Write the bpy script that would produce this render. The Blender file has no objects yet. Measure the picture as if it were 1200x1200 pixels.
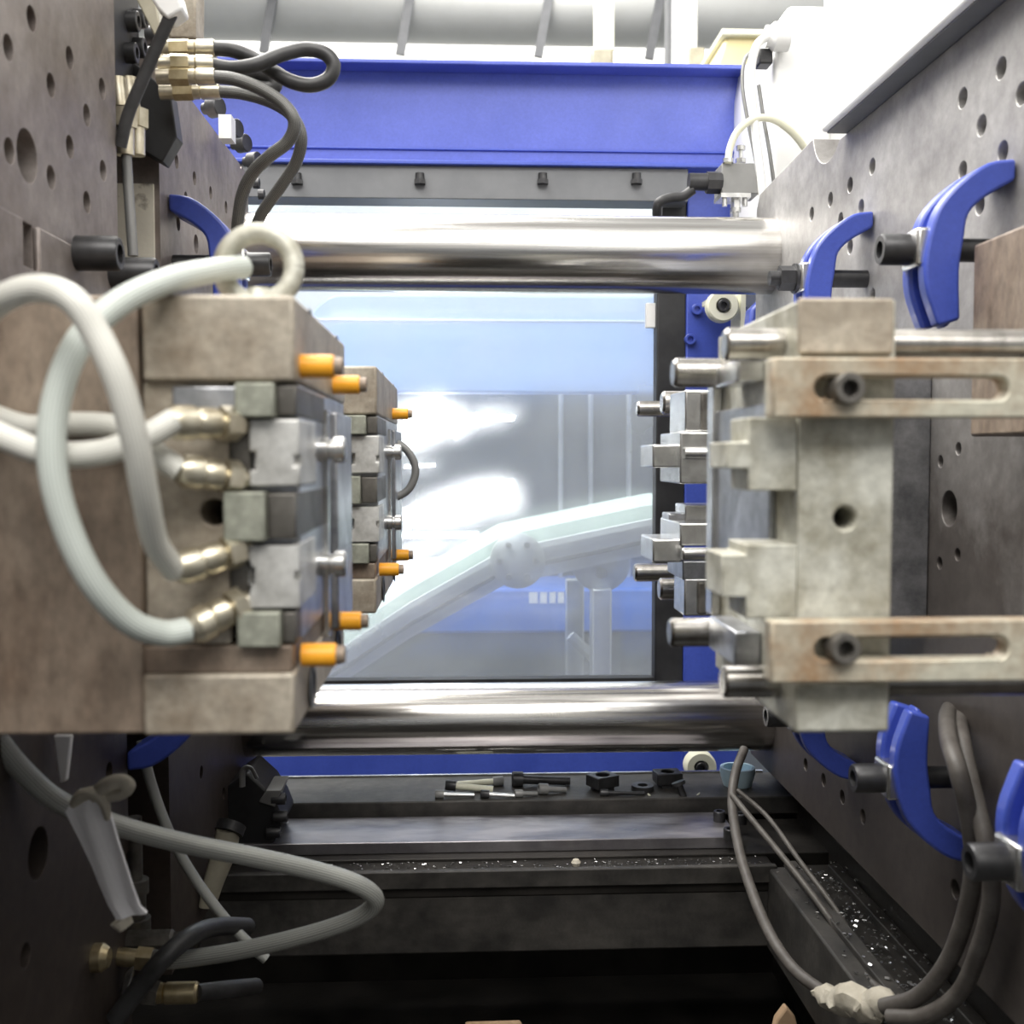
import bpy, bmesh, math, random
from mathutils import Vector, Matrix
random.seed(7)
scene = bpy.context.scene
col = scene.collection

# ------------------------------------------------------------------ camera
F = 1290.0                      # focal length in pixels of a 1200 x 1200 frame
H = 1.25                        # camera height above the hall floor
TH = math.atan(60 / F); PH = math.atan(65 / F)
fw = Vector((math.sin(TH) * math.cos(PH), math.cos(TH) * math.cos(PH), -math.sin(PH)))
rt = Vector((math.cos(TH), -math.sin(TH), 0))
up = rt.cross(fw)
CAM = Vector((0, 0, H))
cam = bpy.data.cameras.new('camera')
cam.sensor_width = 36; cam.sensor_fit = 'HORIZONTAL'; cam.lens = 36 * F / 1200
cam.clip_start = 0.02; cam.clip_end = 100
cam.dof.use_dof = True; cam.dof.focus_distance = 1.08; cam.dof.aperture_fstop = 11.5
co = bpy.data.objects.new('camera', cam); col.objects.link(co)
co.matrix_world = Matrix(((rt.x, up.x, -fw.x, CAM.x), (rt.y, up.y, -fw.y, CAM.y), (rt.z, up.z, -fw.z, CAM.z), (0, 0, 0, 1)))
scene.camera = co

# ------------------------------------------------------------------ world, lamps, exposure
w = bpy.data.worlds.new('hall_light'); scene.world = w; w.use_nodes = True
w.node_tree.nodes['Background'].inputs[0].default_value = (1.0, 0.985, 0.95, 1)
w.node_tree.nodes['Background'].inputs[1].default_value = 0.42
vs = scene.view_settings
vs.view_transform = 'Standard'; vs.look = 'None'; vs.gamma = 1; vs.use_curve_mapping = False
vs.exposure = 0.62
def area(name, loc, size, sy, power, target, colr=(1, .97, .92)):
    l = bpy.data.lights.new(name, 'AREA'); l.shape = 'RECTANGLE'; l.size = size; l.size_y = sy
    l.energy = power; l.color = colr
    o = bpy.data.objects.new(name, l); col.objects.link(o); o.location = loc
    o.rotation_euler = (Vector(target) - Vector(loc)).to_track_quat('-Z', 'Y').to_euler()
    return o
area('hall_tube_lamps', (-1.2, 1.4, 4.2), 4.0, 2.2, 200, (0.1, 1.1, 1.3))
area('hall_tube_lamps', (0.2, -1.9, 4.0), 3.4, 1.6, 105, (0, .5, 1.2))
area('hall_tube_lamps', (-0.6, 4.6, 4.6), 4.0, 1.6, 120, (0.2, 3.4, 1.2))
area('hall_tube_lamps', (0.0, 7.0, 5.6), 8.0, .6, 300, (0, 9.0, 3.4))

# ------------------------------------------------------------------ pixel helpers: a point of the place seen at a pixel, at a known depth
def ray(px, py): return fw + rt * ((px - 600) / F) + up * ((600 - py) / F)
def P(px, py, Y):
    d = ray(px, py); return CAM + d * (Y / d.y)
def PX(px, py, X):
    d = ray(px, py); return CAM + d * (X / d.x)
def PZ(px, py, z):              # z relative to the camera height
    d = ray(px, py); return CAM + d * (z / d.z)

# ------------------------------------------------------------------ materials
def mat(name, c1, c2=None, rough=.5, metal=0., scale=8., bump=0., detail=6., stretch=(1, 1, 1), spec=.5, coat=0., r2=None, contrast=(.35, .65), fine=0., fscale=90., grime=None):
    m = bpy.data.materials.new(name); m.use_nodes = True
    nt = m.node_tree; b = nt.nodes['Principled BSDF']
    b.inputs['Roughness'].default_value = rough; b.inputs['Metallic'].default_value = metal
    b.inputs['Specular IOR Level'].default_value = spec; b.inputs['Coat Weight'].default_value = coat
    b.inputs['Coat Roughness'].default_value = .12
    b.inputs['Base Color'].default_value = (*c1, 1)
    if c2 is not None or bump:
        tc = nt.nodes.new('ShaderNodeTexCoord'); mp = nt.nodes.new('ShaderNodeMapping')
        mp.inputs['Scale'].default_value = stretch
        nt.links.new(tc.outputs['Object'], mp.inputs['Vector'])
        n = nt.nodes.new('ShaderNodeTexNoise'); n.inputs['Scale'].default_value = scale; n.inputs['Detail'].default_value = detail
        n.inputs['Roughness'].default_value = .62
        nt.links.new(mp.outputs[0], n.inputs['Vector'])
        if c2 is not None:
            r = nt.nodes.new('ShaderNodeValToRGB')
            r.color_ramp.elements[0].color = (*c1, 1); r.color_ramp.elements[1].color = (*c2, 1)
            r.color_ramp.elements[0].position = contrast[0]; r.color_ramp.elements[1].position = contrast[1]
            nt.links.new(n.outputs['Fac'], r.inputs['Fac']); outc = r.outputs['Color']
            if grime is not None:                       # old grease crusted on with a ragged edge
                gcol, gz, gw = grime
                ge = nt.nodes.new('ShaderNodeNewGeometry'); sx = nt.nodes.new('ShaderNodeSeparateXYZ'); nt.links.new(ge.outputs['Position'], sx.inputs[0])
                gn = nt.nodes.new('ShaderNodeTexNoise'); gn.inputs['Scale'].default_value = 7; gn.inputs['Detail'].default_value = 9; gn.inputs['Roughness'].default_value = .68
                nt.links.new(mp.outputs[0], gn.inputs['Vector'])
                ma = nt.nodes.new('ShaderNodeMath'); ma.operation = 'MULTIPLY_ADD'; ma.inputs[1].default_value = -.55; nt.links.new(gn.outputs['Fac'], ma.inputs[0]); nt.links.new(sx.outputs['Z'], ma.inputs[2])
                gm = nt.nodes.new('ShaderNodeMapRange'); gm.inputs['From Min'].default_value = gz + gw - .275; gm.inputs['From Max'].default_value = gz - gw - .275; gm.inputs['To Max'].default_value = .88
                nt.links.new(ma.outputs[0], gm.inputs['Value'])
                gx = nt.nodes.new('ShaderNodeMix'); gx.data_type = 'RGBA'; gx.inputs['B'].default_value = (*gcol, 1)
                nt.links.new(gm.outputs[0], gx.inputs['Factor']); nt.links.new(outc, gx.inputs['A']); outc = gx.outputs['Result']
            if fine:
                n3 = nt.nodes.new('ShaderNodeTexNoise'); n3.inputs['Scale'].default_value = fscale; n3.inputs['Detail'].default_value = 5; n3.inputs['Roughness'].default_value = .7
                nt.links.new(mp.outputs[0], n3.inputs['Vector'])
                m3 = nt.nodes.new('ShaderNodeMapRange'); m3.inputs['From Min'].default_value = .3; m3.inputs['From Max'].default_value = .7
                m3.inputs['To Min'].default_value = 1 - fine; m3.inputs['To Max'].default_value = 1 + fine * .6
                nt.links.new(n3.outputs['Fac'], m3.inputs['Value'])
                x3 = nt.nodes.new('ShaderNodeVectorMath'); x3.operation = 'SCALE'; nt.links.new(outc, x3.inputs[0]); nt.links.new(m3.outputs[0], x3.inputs['Scale'])
                outc = x3.outputs[0]
            nt.links.new(outc, b.inputs['Base Color'])
        if r2 is not None:
            mr = nt.nodes.new('ShaderNodeMapRange'); mr.inputs['From Min'].default_value = .3; mr.inputs['From Max'].default_value = .7
            mr.inputs['To Min'].default_value = rough; mr.inputs['To Max'].default_value = r2
            nt.links.new(n.outputs['Fac'], mr.inputs['Value']); nt.links.new(mr.outputs[0], b.inputs['Roughness'])
        if bump:
            n2 = nt.nodes.new('ShaderNodeTexNoise'); n2.inputs['Scale'].default_value = scale * 6; n2.inputs['Detail'].default_value = 4
            nt.links.new(mp.outputs[0], n2.inputs['Vector'])
            bp = nt.nodes.new('ShaderNodeBump'); bp.inputs['Strength'].default_value = bump; bp.inputs['Distance'].default_value = .002
            nt.links.new(n2.outputs['Fac'], bp.inputs['Height']); nt.links.new(bp.outputs[0], b.inputs['Normal'])
    return m
def emit(name, c, s):
    m = bpy.data.materials.new(name); m.use_nodes = True; b = m.node_tree.nodes['Principled BSDF']
    b.inputs['Base Color'].default_value = (*c, 1); b.inputs['Emission Color'].default_value = (*c, 1); b.inputs['Emission Strength'].default_value = s
    return m
def braid(name, c1, c2, rough=.45, metal=0., freq=26):
    m = bpy.data.materials.new(name); m.use_nodes = True; nt = m.node_tree; b = nt.nodes['Principled BSDF']
    b.inputs['Roughness'].default_value = rough; b.inputs['Metallic'].default_value = metal
    tc = nt.nodes.new('ShaderNodeTexCoord'); mp = nt.nodes.new('ShaderNodeMapping'); mp.inputs['Scale'].default_value = (1, .35, 1)
    nt.links.new(tc.outputs['UV'], mp.inputs['Vector'])
    wv = nt.nodes.new('ShaderNodeTexWave'); wv.inputs['Scale'].default_value = 1.9; wv.inputs['Distortion'].default_value = .6
    nt.links.new(mp.outputs[0], wv.inputs['Vector'])
    r = nt.nodes.new('ShaderNodeValToRGB'); r.color_ramp.elements[0].color = (*c1, 1); r.color_ramp.elements[1].color = (*c2, 1)
    nt.links.new(wv.outputs['Fac'], r.inputs['Fac']); nt.links.new(r.outputs['Color'], b.inputs['Base Color'])
    bp = nt.nodes.new('ShaderNodeBump'); bp.inputs['Strength'].default_value = .3; bp.inputs['Distance'].default_value = .0006
    nt.links.new(wv.outputs['Fac'], bp.inputs['Height']); nt.links.new(bp.outputs[0], b.inputs['Normal'])
    return m
def glass_mat(name, haze, tint=(.9, .95, 1)):
    m = bpy.data.materials.new(name); m.use_nodes = True; nt = m.node_tree
    for n in list(nt.nodes): nt.nodes.remove(n)
    out = nt.nodes.new('ShaderNodeOutputMaterial')
    tr = nt.nodes.new('ShaderNodeBsdfTransparent'); tr.inputs[0].default_value = (*tint, 1)
    df = nt.nodes.new('ShaderNodeBsdfDiffuse'); df.inputs[0].default_value = (.85, .88, .9, 1)
    tl = nt.nodes.new('ShaderNodeBsdfTranslucent'); tl.inputs[0].default_value = (.85, .88, .9, 1)
    ad = nt.nodes.new('ShaderNodeMixShader'); nt.links.new(df.outputs[0], ad.inputs[1]); nt.links.new(tl.outputs[0], ad.inputs[2])
    tc = nt.nodes.new('ShaderNodeTexCoord'); n = nt.nodes.new('ShaderNodeTexNoise'); n.inputs['Scale'].default_value = 5; n.inputs['Detail'].default_value = 8
    nt.links.new(tc.outputs['Object'], n.inputs['Vector'])
    mr = nt.nodes.new('ShaderNodeMapRange'); mr.inputs['From Min'].default_value = .3; mr.inputs['From Max'].default_value = .75
    mr.inputs['To Min'].default_value = haze * .6; mr.inputs['To Max'].default_value = haze * 1.5
    nt.links.new(n.outputs['Fac'], mr.inputs['Value'])
    rf = nt.nodes.new('ShaderNodeBsdfRefraction'); rf.inputs['IOR'].default_value = 1.3; rf.inputs['Roughness'].default_value = .24
    m0 = nt.nodes.new('ShaderNodeMixShader'); m0.inputs[0].default_value = .2; nt.links.new(tr.outputs[0], m0.inputs[1]); nt.links.new(rf.outputs[0], m0.inputs[2])
    mx = nt.nodes.new('ShaderNodeMixShader'); nt.links.new(mr.outputs[0], mx.inputs[0]); nt.links.new(m0.outputs[0], mx.inputs[1]); nt.links.new(ad.outputs[0], mx.inputs[2])
    gl = nt.nodes.new('ShaderNodeBsdfGlossy'); gl.inputs['Roughness'].default_value = .08
    lw = nt.nodes.new('ShaderNodeFresnel'); lw.inputs[0].default_value = 1.45
    m2 = nt.nodes.new('ShaderNodeMixShader'); nt.links.new(lw.outputs[0], m2.inputs[0]); nt.links.new(mx.outputs[0], m2.inputs[1]); nt.links.new(gl.outputs[0], m2.inputs[2])
    nt.links.new(m2.outputs[0], out.inputs[0])
    return m
M = {}
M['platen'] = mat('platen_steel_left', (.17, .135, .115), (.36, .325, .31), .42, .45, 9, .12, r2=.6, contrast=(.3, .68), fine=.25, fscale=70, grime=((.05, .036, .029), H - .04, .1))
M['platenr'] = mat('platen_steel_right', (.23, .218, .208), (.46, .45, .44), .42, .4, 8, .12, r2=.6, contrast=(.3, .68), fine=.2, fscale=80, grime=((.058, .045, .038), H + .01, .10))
M['bar'] = mat('polished_bar', (.50, .475, .44), (.85, .84, .82), .1, 1., 3, .0, stretch=(.6, 30, 30), r2=.3)
M['mbrown'] = mat('mould_brown_steel', (.15, .105, .075), (.34, .275, .215), .5, .2, 22, .2, contrast=(.3, .7), fine=.35, fscale=160, stretch=(1, 1, .5))
M['mbeige'] = mat('mould_tan_steel', (.27, .22, .165), (.52, .47, .39), .5, .2, 28, .2, contrast=(.32, .66), fine=.25, fscale=180)
M['mpale'] = mat('mould_pale_steel', (.30, .28, .21), (.64, .64, .57), .5, .25, 40, .15, contrast=(.34, .62), fine=.2, fscale=200)
M['mgreen'] = mat('mould_greenish_steel', (.20, .21, .17), (.36, .37, .31), .5, .25, 40, .1, fine=.25, fscale=200)
M['mdark'] = mat('mould_dark_steel', (.07, .064, .055), (.17, .16, .145), .45, .45, 40, .1, fine=.2)
M['rust'] = mat('strap_rust_steel', (.36, .23, .13), (.58, .56, .46), .5, .25, 24, .15, contrast=(.36, .58), fine=.2, fscale=180)
M['mslide'] = mat('slide_plate_steel', (.40, .395, .375), (.70, .70, .68), .42, .35, 45, .12, contrast=(.32, .62), fine=.15, fscale=220)
M['bright'] = mat('bright_steel', (.48, .48, .47), (.78, .78, .77), .27, .95, 50)
M['ground'] = mat('ground_steel', (.30, .31, .33), (.56, .57, .60), .32, .85, 45, .08, fine=.15, fscale=200)
M['pin'] = mat('guide_pin_steel', (.32, .305, .28), (.56, .54, .51), .27, 1., 16, stretch=(4, 1, 1))
M['black'] = mat('black_paint', (.012, .012, .014), (.03, .03, .032), .5, 0, 20)
M['oxide'] = mat('black_oxide_steel', (.03, .03, .032), (.075, .075, .078), .4, .6, 30)
M['blue'] = mat('blue_paint', (.044, .078, .42), (.06, .1, .49), .42, 0, 12, .02, coat=.35, fine=.1, fscale=300)
M['beamblue'] = mat('glare_paled_blue_paint', (.062, .095, .45), (.085, .122, .53), .45, 0, 7, .02, coat=.4, fine=.12, fscale=300)  # beam blue made paler to imitate glare on it
M['orange'] = mat('orange_nylon', (.92, .36, .01), (.95, .44, .03), .4, 0, 30)
M['brass'] = mat('brass', (.40, .31, .16), (.62, .53, .34), .35, .85, 60)
M['nickel'] = mat('nickel_plated_fitting', (.46, .40, .28), (.74, .69, .56), .33, .85, 60)
M['braid'] = braid('braided_hose', (.30, .31, .29), (.62, .63, .59), .42, .35)
M['dbraid'] = braid('dark_braided_hose', (.06, .06, .058), (.22, .22, .21), .4, .3)
M['clear'] = braid('milky_hose', (.62, .62, .57), (.80, .79, .73), .35)
M['greenhose'] = braid('greenish_hose', (.50, .55, .51), (.68, .72, .68), .35)
M['rubber'] = mat('black_rubber', (.025, .025, .026), (.05, .05, .052), .45, 0, 60)
M['brubber'] = mat('worn_rubber_cable', (.07, .062, .055), (.12, .11, .1), .5, 0, 60)
M['white'] = mat('white_paint', (.86, .86, .85), (.9, .9, .89), .4, 0, 4)
M['grey'] = mat('grey_anodised', (.22, .22, .215), (.27, .27, .265), .45, .3, 20)
M['dgrey'] = mat('dark_grey_rail', (.14, .145, .155), (.17, .175, .185), .45, .2, 20)
M['cream'] = mat('cream_nylon', (.78, .77, .6), (.84, .83, .68), .45, 0, 20)
M['bed'] = mat('oily_bed_steel', (.014, .013, .012), (.04, .036, .032), .35, .4, 14, .2, r2=.6)
M['bedface'] = mat('bed_grey_paint', (.026, .0245, .023), (.066, .061, .055), .58, 0, 22, .15, fine=.25)
M['rail'] = mat('slide_rail_steel', (.16, .15, .17), (.5, .48, .5), .25, .9, 7, .2, stretch=(1, 3, 1), r2=.5)
M['cloth'] = mat('white_cloth', (.86, .85, .88), (.92, .91, .93), .8, 0, 30, .15)
M['tape'] = mat('tan_tape', (.42, .38, .3), (.6, .56, .47), .7, 0, 30, .4)
M['tan'] = mat('tan_plastic', (.36, .33, .25), (.48, .45, .35), .45, 0, 30)
M['card'] = mat('cardboard', (.42, .28, .17), (.5, .35, .22), .8, 0, 30)
M['lblue'] = mat('pale_blue_plastic', (.55, .78, .92), (.65, .84, .95), .35, 0, 10)
M['paper'] = mat('chipped_cream_paint', (.16, .13, .10), (.72, .68, .58), .6, 0, 26, .2, contrast=(.36, .46))
M['glass'] = glass_mat('safety_pane', .21)
M['hallwall'] = mat('hall_wall_paint', (.66, .67, .66), (.74, .75, .73), .7, 0, 1)
M['duct'] = mat('grey_duct_sheet', (.52, .53, .52), (.6, .61, .6), .5, .2, 2)
M['floor'] = mat('hall_floor', (.10, .105, .11), (.15, .155, .16), .4, 0, 1.2)
M['yellow'] = mat('pale_yellow_paint', (.85, .72, .38), (.9, .78, .45), .5, 0, 3)
M['nblue'] = mat('neighbour_blue_paint', (.05, .16, .62), (.06, .19, .68), .35, 0, 4)
M['npale'] = mat('neighbour_glare_washed_blue', (.30, .46, .84), (.34, .5, .88), .4, 0, 4)  # panel blue paled in the colour to imitate glare washing over it
M['ngrey'] = mat('neighbour_grey_panel', (.09, .105, .13), (.15, .165, .19), .25, .2, 3)
M['belt'] = mat('mint_belt', (.62, .76, .66), (.7, .82, .73), .5, 0, 10)
M['alu'] = mat('aluminium_profile', (.62, .63, .62), (.74, .75, .74), .4, .6, 8)
M['glare'] = emit('reflection_glow', (1, .98, .93), 7.5)  # glow standing in for ceiling-light reflections in the glass

# ------------------------------------------------------------------ mesh helpers
WL = {}
class MB:
    def __init__(s): s.bm = bmesh.new(); s.uv = s.bm.loops.layers.uv.new('UVMap')
    def box(s, x0, x1, y0, y1, z0, z1):
        m = Matrix.Translation(((x0 + x1) / 2, (y0 + y1) / 2, (z0 + z1) / 2)) @ Matrix.Diagonal((abs(x1 - x0), abs(y1 - y0), abs(z1 - z0), 1))
        bmesh.ops.create_cube(s.bm, size=1, matrix=m); return s
    def rbox(s, c, size, rot):                       # rotated box
        m = Matrix.Translation(c) @ rot.to_4x4() @ Matrix.Diagonal((*size, 1))
        bmesh.ops.create_cube(s.bm, size=1, matrix=m); return s
    def pb(s, px0, py0, px1, py1, Y0, Y1):           # box whose front face at depth Y0 fills these pixels
        mx, my = (px0 + px1) / 2, (py0 + py1) / 2
        return s.box(P(px0, my, Y0).x, P(px1, my, Y0).x, Y0, Y1, P(mx, py1, Y0).z, P(mx, py0, Y0).z)
    def cyl(s, a, b, r, seg=24, r2=None):
        a = Vector(a); b = Vector(b); d = b - a
        m = Matrix.Translation((a + b) / 2) @ d.to_track_quat('Z', 'Y').to_matrix().to_4x4()
        bmesh.ops.create_cone(s.bm, cap_ends=True, segments=seg, radius1=r, radius2=r if r2 is None else r2, depth=d.length, matrix=m); return s
    def pcx(s, px0, px1, py, Y, rpx, seg=24, r2=None):   # cylinder along X
        a = P(px0, py, Y); b = P(px1, py, Y)
        return s.cyl(a, Vector((b.x, Y, a.z)), rpx * Y / F, seg, None if r2 is None else r2 * Y / F)
    def lathe(s, a, axis, prof, seg=24):             # prof: (distance along axis, radius)
        a = Vector(a); q = Vector(axis).to_track_quat('Z', 'Y').to_matrix()
        rings = []
        for h, r in prof:
            if r < 1e-6: rings.append([s.bm.verts.new(a + q @ Vector((0, 0, h)))])
            else: rings.append([s.bm.verts.new(a + q @ Vector((r * math.cos(2 * math.pi * k / seg), r * math.sin(2 * math.pi * k / seg), h))) for k in range(seg)])
        for i in range(len(rings) - 1):
            A, B = rings[i], rings[i + 1]
            for k in range(seg):
                k2 = (k + 1) % seg
                if len(A) == 1 and len(B) == 1: continue
                if len(A) == 1: s.bm.faces.new((A[0], B[k], B[k2]))
                elif len(B) == 1: s.bm.faces.new((A[k], B[0], A[k2]))
                else: s.bm.faces.new((A[k], B[k], B[k2], A[k2]))
        return s
    def socket(s, a, axis, r, h):                    # socket head: closed cylinder with a recess in its face
        return s.lathe(a, axis, [(0, 0), (0, r), (h * .92, r), (h, r * .9), (h, r * .55), (h * .45, r * .5), (h * .45, 0)], 24)
    def prism(s, pts, ext):                          # pts: 3-D polygon, ext: extrusion vector
        ext = Vector(ext); A = [s.bm.verts.new(Vector(p)) for p in pts]; B = [s.bm.verts.new(Vector(p) + ext) for p in pts]
        n = len(pts); s.bm.faces.new(A); s.bm.faces.new(B[::-1])
        for i in range(n): s.bm.faces.new((A[i], B[i], B[(i + 1) % n], A[(i + 1) % n]))
        bmesh.ops.recalc_face_normals(s.bm, faces=s.bm.faces); return s
    def ppoly(s, pix, Y0, Y1):                       # pixel polygon at depth Y0 with real depth to Y1
        c = (sum(p[0] for p in pix) / len(pix), sum(p[1] for p in pix) / len(pix))
        return s.prism([Vector((P(px, py, Y0).x, Y0, P(px, py, Y0).z)) for px, py in pix], (0, Y1 - Y0, 0))
    def tube(s, pts, r, seg=12, sub=8, flat=1.0, cap=True):
        pts = [Vector(p) for p in pts]
        rr = r if isinstance(r, (list, tuple)) else [r] * len(pts)
        q = [pts[0] * 2 - pts[1]] + pts + [pts[-1] * 2 - pts[-2]]
        path, rad = [], []
        for i in range(1, len(q) - 2):
            p0, p1, p2, p3 = q[i - 1:i + 3]
            for k in range(sub):
                t = k / sub
                path.append(.5 * ((2 * p1) + (p2 - p0) * t + (2 * p0 - 5 * p1 + 4 * p2 - p3) * t * t + (3 * p1 - p0 - 3 * p2 + p3) * t ** 3))
                rad.append(rr[i - 1] * (1 - t) + rr[i] * t)
        path.append(pts[-1]); rad.append(rr[-1])
        T = [(path[min(i + 1, len(path) - 1)] - path[max(i - 1, 0)]).normalized() for i in range(len(path))]
        n = T[0].orthogonal().normalized(); rings = []; L = 0; Ls = []
        for i, p in enumerate(path):
            n = (n - T[i] * n.dot(T[i])).normalized(); b = T[i].cross(n)
            if i: L += (p - path[i - 1]).length
            Ls.append(L)
            rings.append([s.bm.verts.new(p + (n * math.cos(2 * math.pi * k / seg) + b * math.sin(2 * math.pi * k / seg) * flat) * rad[i]) for k in range(seg)])
        for i in range(len(rings) - 1):
            for k in range(seg):
                k2 = (k + 1) % seg
                f = s.bm.faces.new((rings[i][k], rings[i][k2], rings[i + 1][k2], rings[i + 1][k]))
                us = [(k / seg, Ls[i]), ((k + 1) / seg, Ls[i]), ((k + 1) / seg, Ls[i + 1]), (k / seg, Ls[i + 1])]
                for l, (u, v) in zip(f.loops, us): l[s.uv].uv = (u * 4, v * 60)
        if cap: s.bm.faces.new(rings[0][::-1]); s.bm.faces.new(rings[-1])
        return s
    def build(s, name, m, parent=None, bevel=0, seg=2, smooth=True, cut=None):
        me = bpy.data.meshes.new(name)
        bmesh.ops.recalc_face_normals(s.bm, faces=s.bm.faces)
        cs = [v.co for v in s.bm.verts]
        c = Vector([(min(v[i] for v in cs) + max(v[i] for v in cs)) / 2 for i in range(3)])
        bmesh.ops.translate(s.bm, verts=s.bm.verts, vec=-c)
        s.bm.to_mesh(me); s.bm.free()
        me.materials.append(M[m] if isinstance(m, str) else m)
        o = bpy.data.objects.new(name, me); col.objects.link(o); o.location = c; WL[o.name] = c
        if cut is not None:
            cm = bpy.data.meshes.new('cutter'); bmesh.ops.recalc_face_normals(cut.bm, faces=cut.bm.faces); cut.bm.to_mesh(cm); cut.bm.free()
            k = bpy.data.objects.new('cutter', cm); col.objects.link(k)
            md = o.modifiers.new('holes', 'BOOLEAN'); md.object = k; md.operation = 'DIFFERENCE'; md.solver = 'EXACT'; md.use_self = True
            bpy.context.view_layer.update()
            dg = bpy.context.evaluated_depsgraph_get()
            nm = bpy.data.meshes.new_from_object(o.evaluated_get(dg))
            o.modifiers.clear(); o.data = nm; nm.name = name
            bpy.data.objects.remove(k); me = nm
        if smooth:
            me.shade_smooth(); me.set_sharp_from_angle(angle=math.radians(35))
        if bevel:
            b = o.modifiers.new('edge', 'BEVEL'); b.width = bevel; b.segments = seg; b.limit_method = 'ANGLE'; b.angle_limit = math.radians(40)
        if parent is not None:
            o.parent = parent; o.matrix_parent_inverse = Matrix.Translation(-WL[parent.name])
        return o
def tag(o, label, cat=None, group=None, kind=None):
    if label: o['label'] = label
    if cat: o['category'] = cat
    if group: o['group'] = group
    if kind: o['kind'] = kind
    return o
def thing(name, label, cat, loc, group=None):
    o = bpy.data.objects.new(name, None); col.objects.link(o); o.empty_display_size = .02
    o.location = loc; WL[o.name] = Vector(loc); return tag(o, label, cat, group)
def struct(o): o['kind'] = 'structure'; return o

XL, XR = -.235, .343            # faces of the two platens

# ================================================================== the hall
fl = struct(MB().box(-9, 9, -6, 12, -.1, 0).build('floor', 'floor', smooth=False))
tag(fl, 'dark grey factory floor below the machines', 'floor')
wb = struct(MB().box(-9, 9, 9.0, 9.2, 0, 6.4).build('wall_back', 'hallwall', smooth=False))
tag(wb, 'pale blurred factory wall behind the machines', 'wall')

# round ventilation duct under the hall roof
zc = P(500, 8, 6.5).z
d = thing('ventilation_duct', 'pale grey round ventilation duct along the back of the hall', 'duct', (0, 6.5, zc - .25))
MB().cyl((-6, 6.5, zc), (6, 6.5, zc), .2, 40).build('duct_pipe', 'duct', d)
for px in (318, 478, 640, 770):
    x = P(px, 20, 6.3).x
    MB().rbox((x, 6.3, zc - .1), (.05, .03, .5), Matrix.Rotation(.18, 3, 'Y')).build('hanger_strap', 'dgrey', d)
# hanging columns / straps in the hall
s = thing('roof_strap', 'cream hanging strap with a tan buckle above blue beam', 'strap', P(707, 76, 3.2))
MB().pb(697, -60, 720, 58, 3.2, 3.23).build('webbing', 'cream', s)
MB().pb(693, 56, 719, 80, 3.19, 3.24).build('buckle', 'tan', s, .008)
s = thing('roof_post', 'white vertical post rising behind blue beam', 'post', P(803, 82, 3.4))
MB().pb(788, -60, 818, 95, 3.4, 3.48).build('post_body', 'white', s, .005)
MB().pb(783, -60, 788, 95, 3.41, 3.47).build('edge_strip', 'dgrey', s)
MB().pb(808, 55, 826, 82, 3.38, 3.4).build('bracket', 'tan', s, .004)
s = thing('yellow_hopper', 'pale yellow tapered hopper behind white cabinet', 'hopper', P(870, 90, 3.0))
MB().ppoly([(828, 110), (852, 38), (960, 38), (960, 110)], 3.0, 3.4).build('hopper_body', 'yellow', s, .01)
MB().pb(846, 34, 962, 42, 2.98, 3.42).build('rim', 'cream', s, .004)

# ================================================================== neighbouring machine seen through the pane
YN = 3.2
n = thing('neighbour_machine', 'blue moulding machine standing beyond the safety window', 'machine', (P(600, 800, YN).x, YN + .3, 0))
MB().pb(150, 690, 1100, 742, YN, YN + .6).build('base_panel', 'nblue', n, .01)
MB().box(P(150, 760, YN).x, P(1100, 760, YN).x, YN + .02, YN + .6, .0, P(600, 742, YN).z).build('plinth', 'ngrey', n)
# upper guard panel with rounded corners
z0, z1 = P(600, 460, YN).z, P(600, 346, YN).z; x0, x1 = P(362, 400, YN).x, P(1000, 400, YN).x
pts = []
for cx, cz, a0 in ((x1 - .06, z1 - .06, 0), (x0 + .1, z1 - .1, 90)):
    rr = .06 if a0 == 0 else .1
    for k in range(7):
        a = math.radians(a0 + 15 * k); pts.append((cx + rr * math.cos(a), YN, cz + rr * math.sin(a)))
pts += [(x0, YN, z0), (x1, YN, z0)]
MB().prism(pts, (0, .1, 0)).build('guard_panel', 'npale', n, .006)
MB().pb(300, 460, 1000, 700, YN + .35, YN + .6).build('rear_panel', 'ngrey', n)
for px in (655, 690, 735):
    MB().pb(px, 462, px + 5, 690, YN + .3, YN + .33).build('guard_profile', 'alu', n, .004)
MB().pb(365, 375, 1000, 377, YN - .006, YN).build('handle_rail', 'white', n, .003)
for k, (a, b) in enumerate([(620, 630), (633, 641), (644, 651), (654, 661), (663, 671)]):
    MB().pb(a, 694, b, 707, YN - .004, YN).build('letter_mark', 'white', n)
YW = YN + .345  # glowing shapes below imitate reflections of ceiling lights in glass
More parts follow.
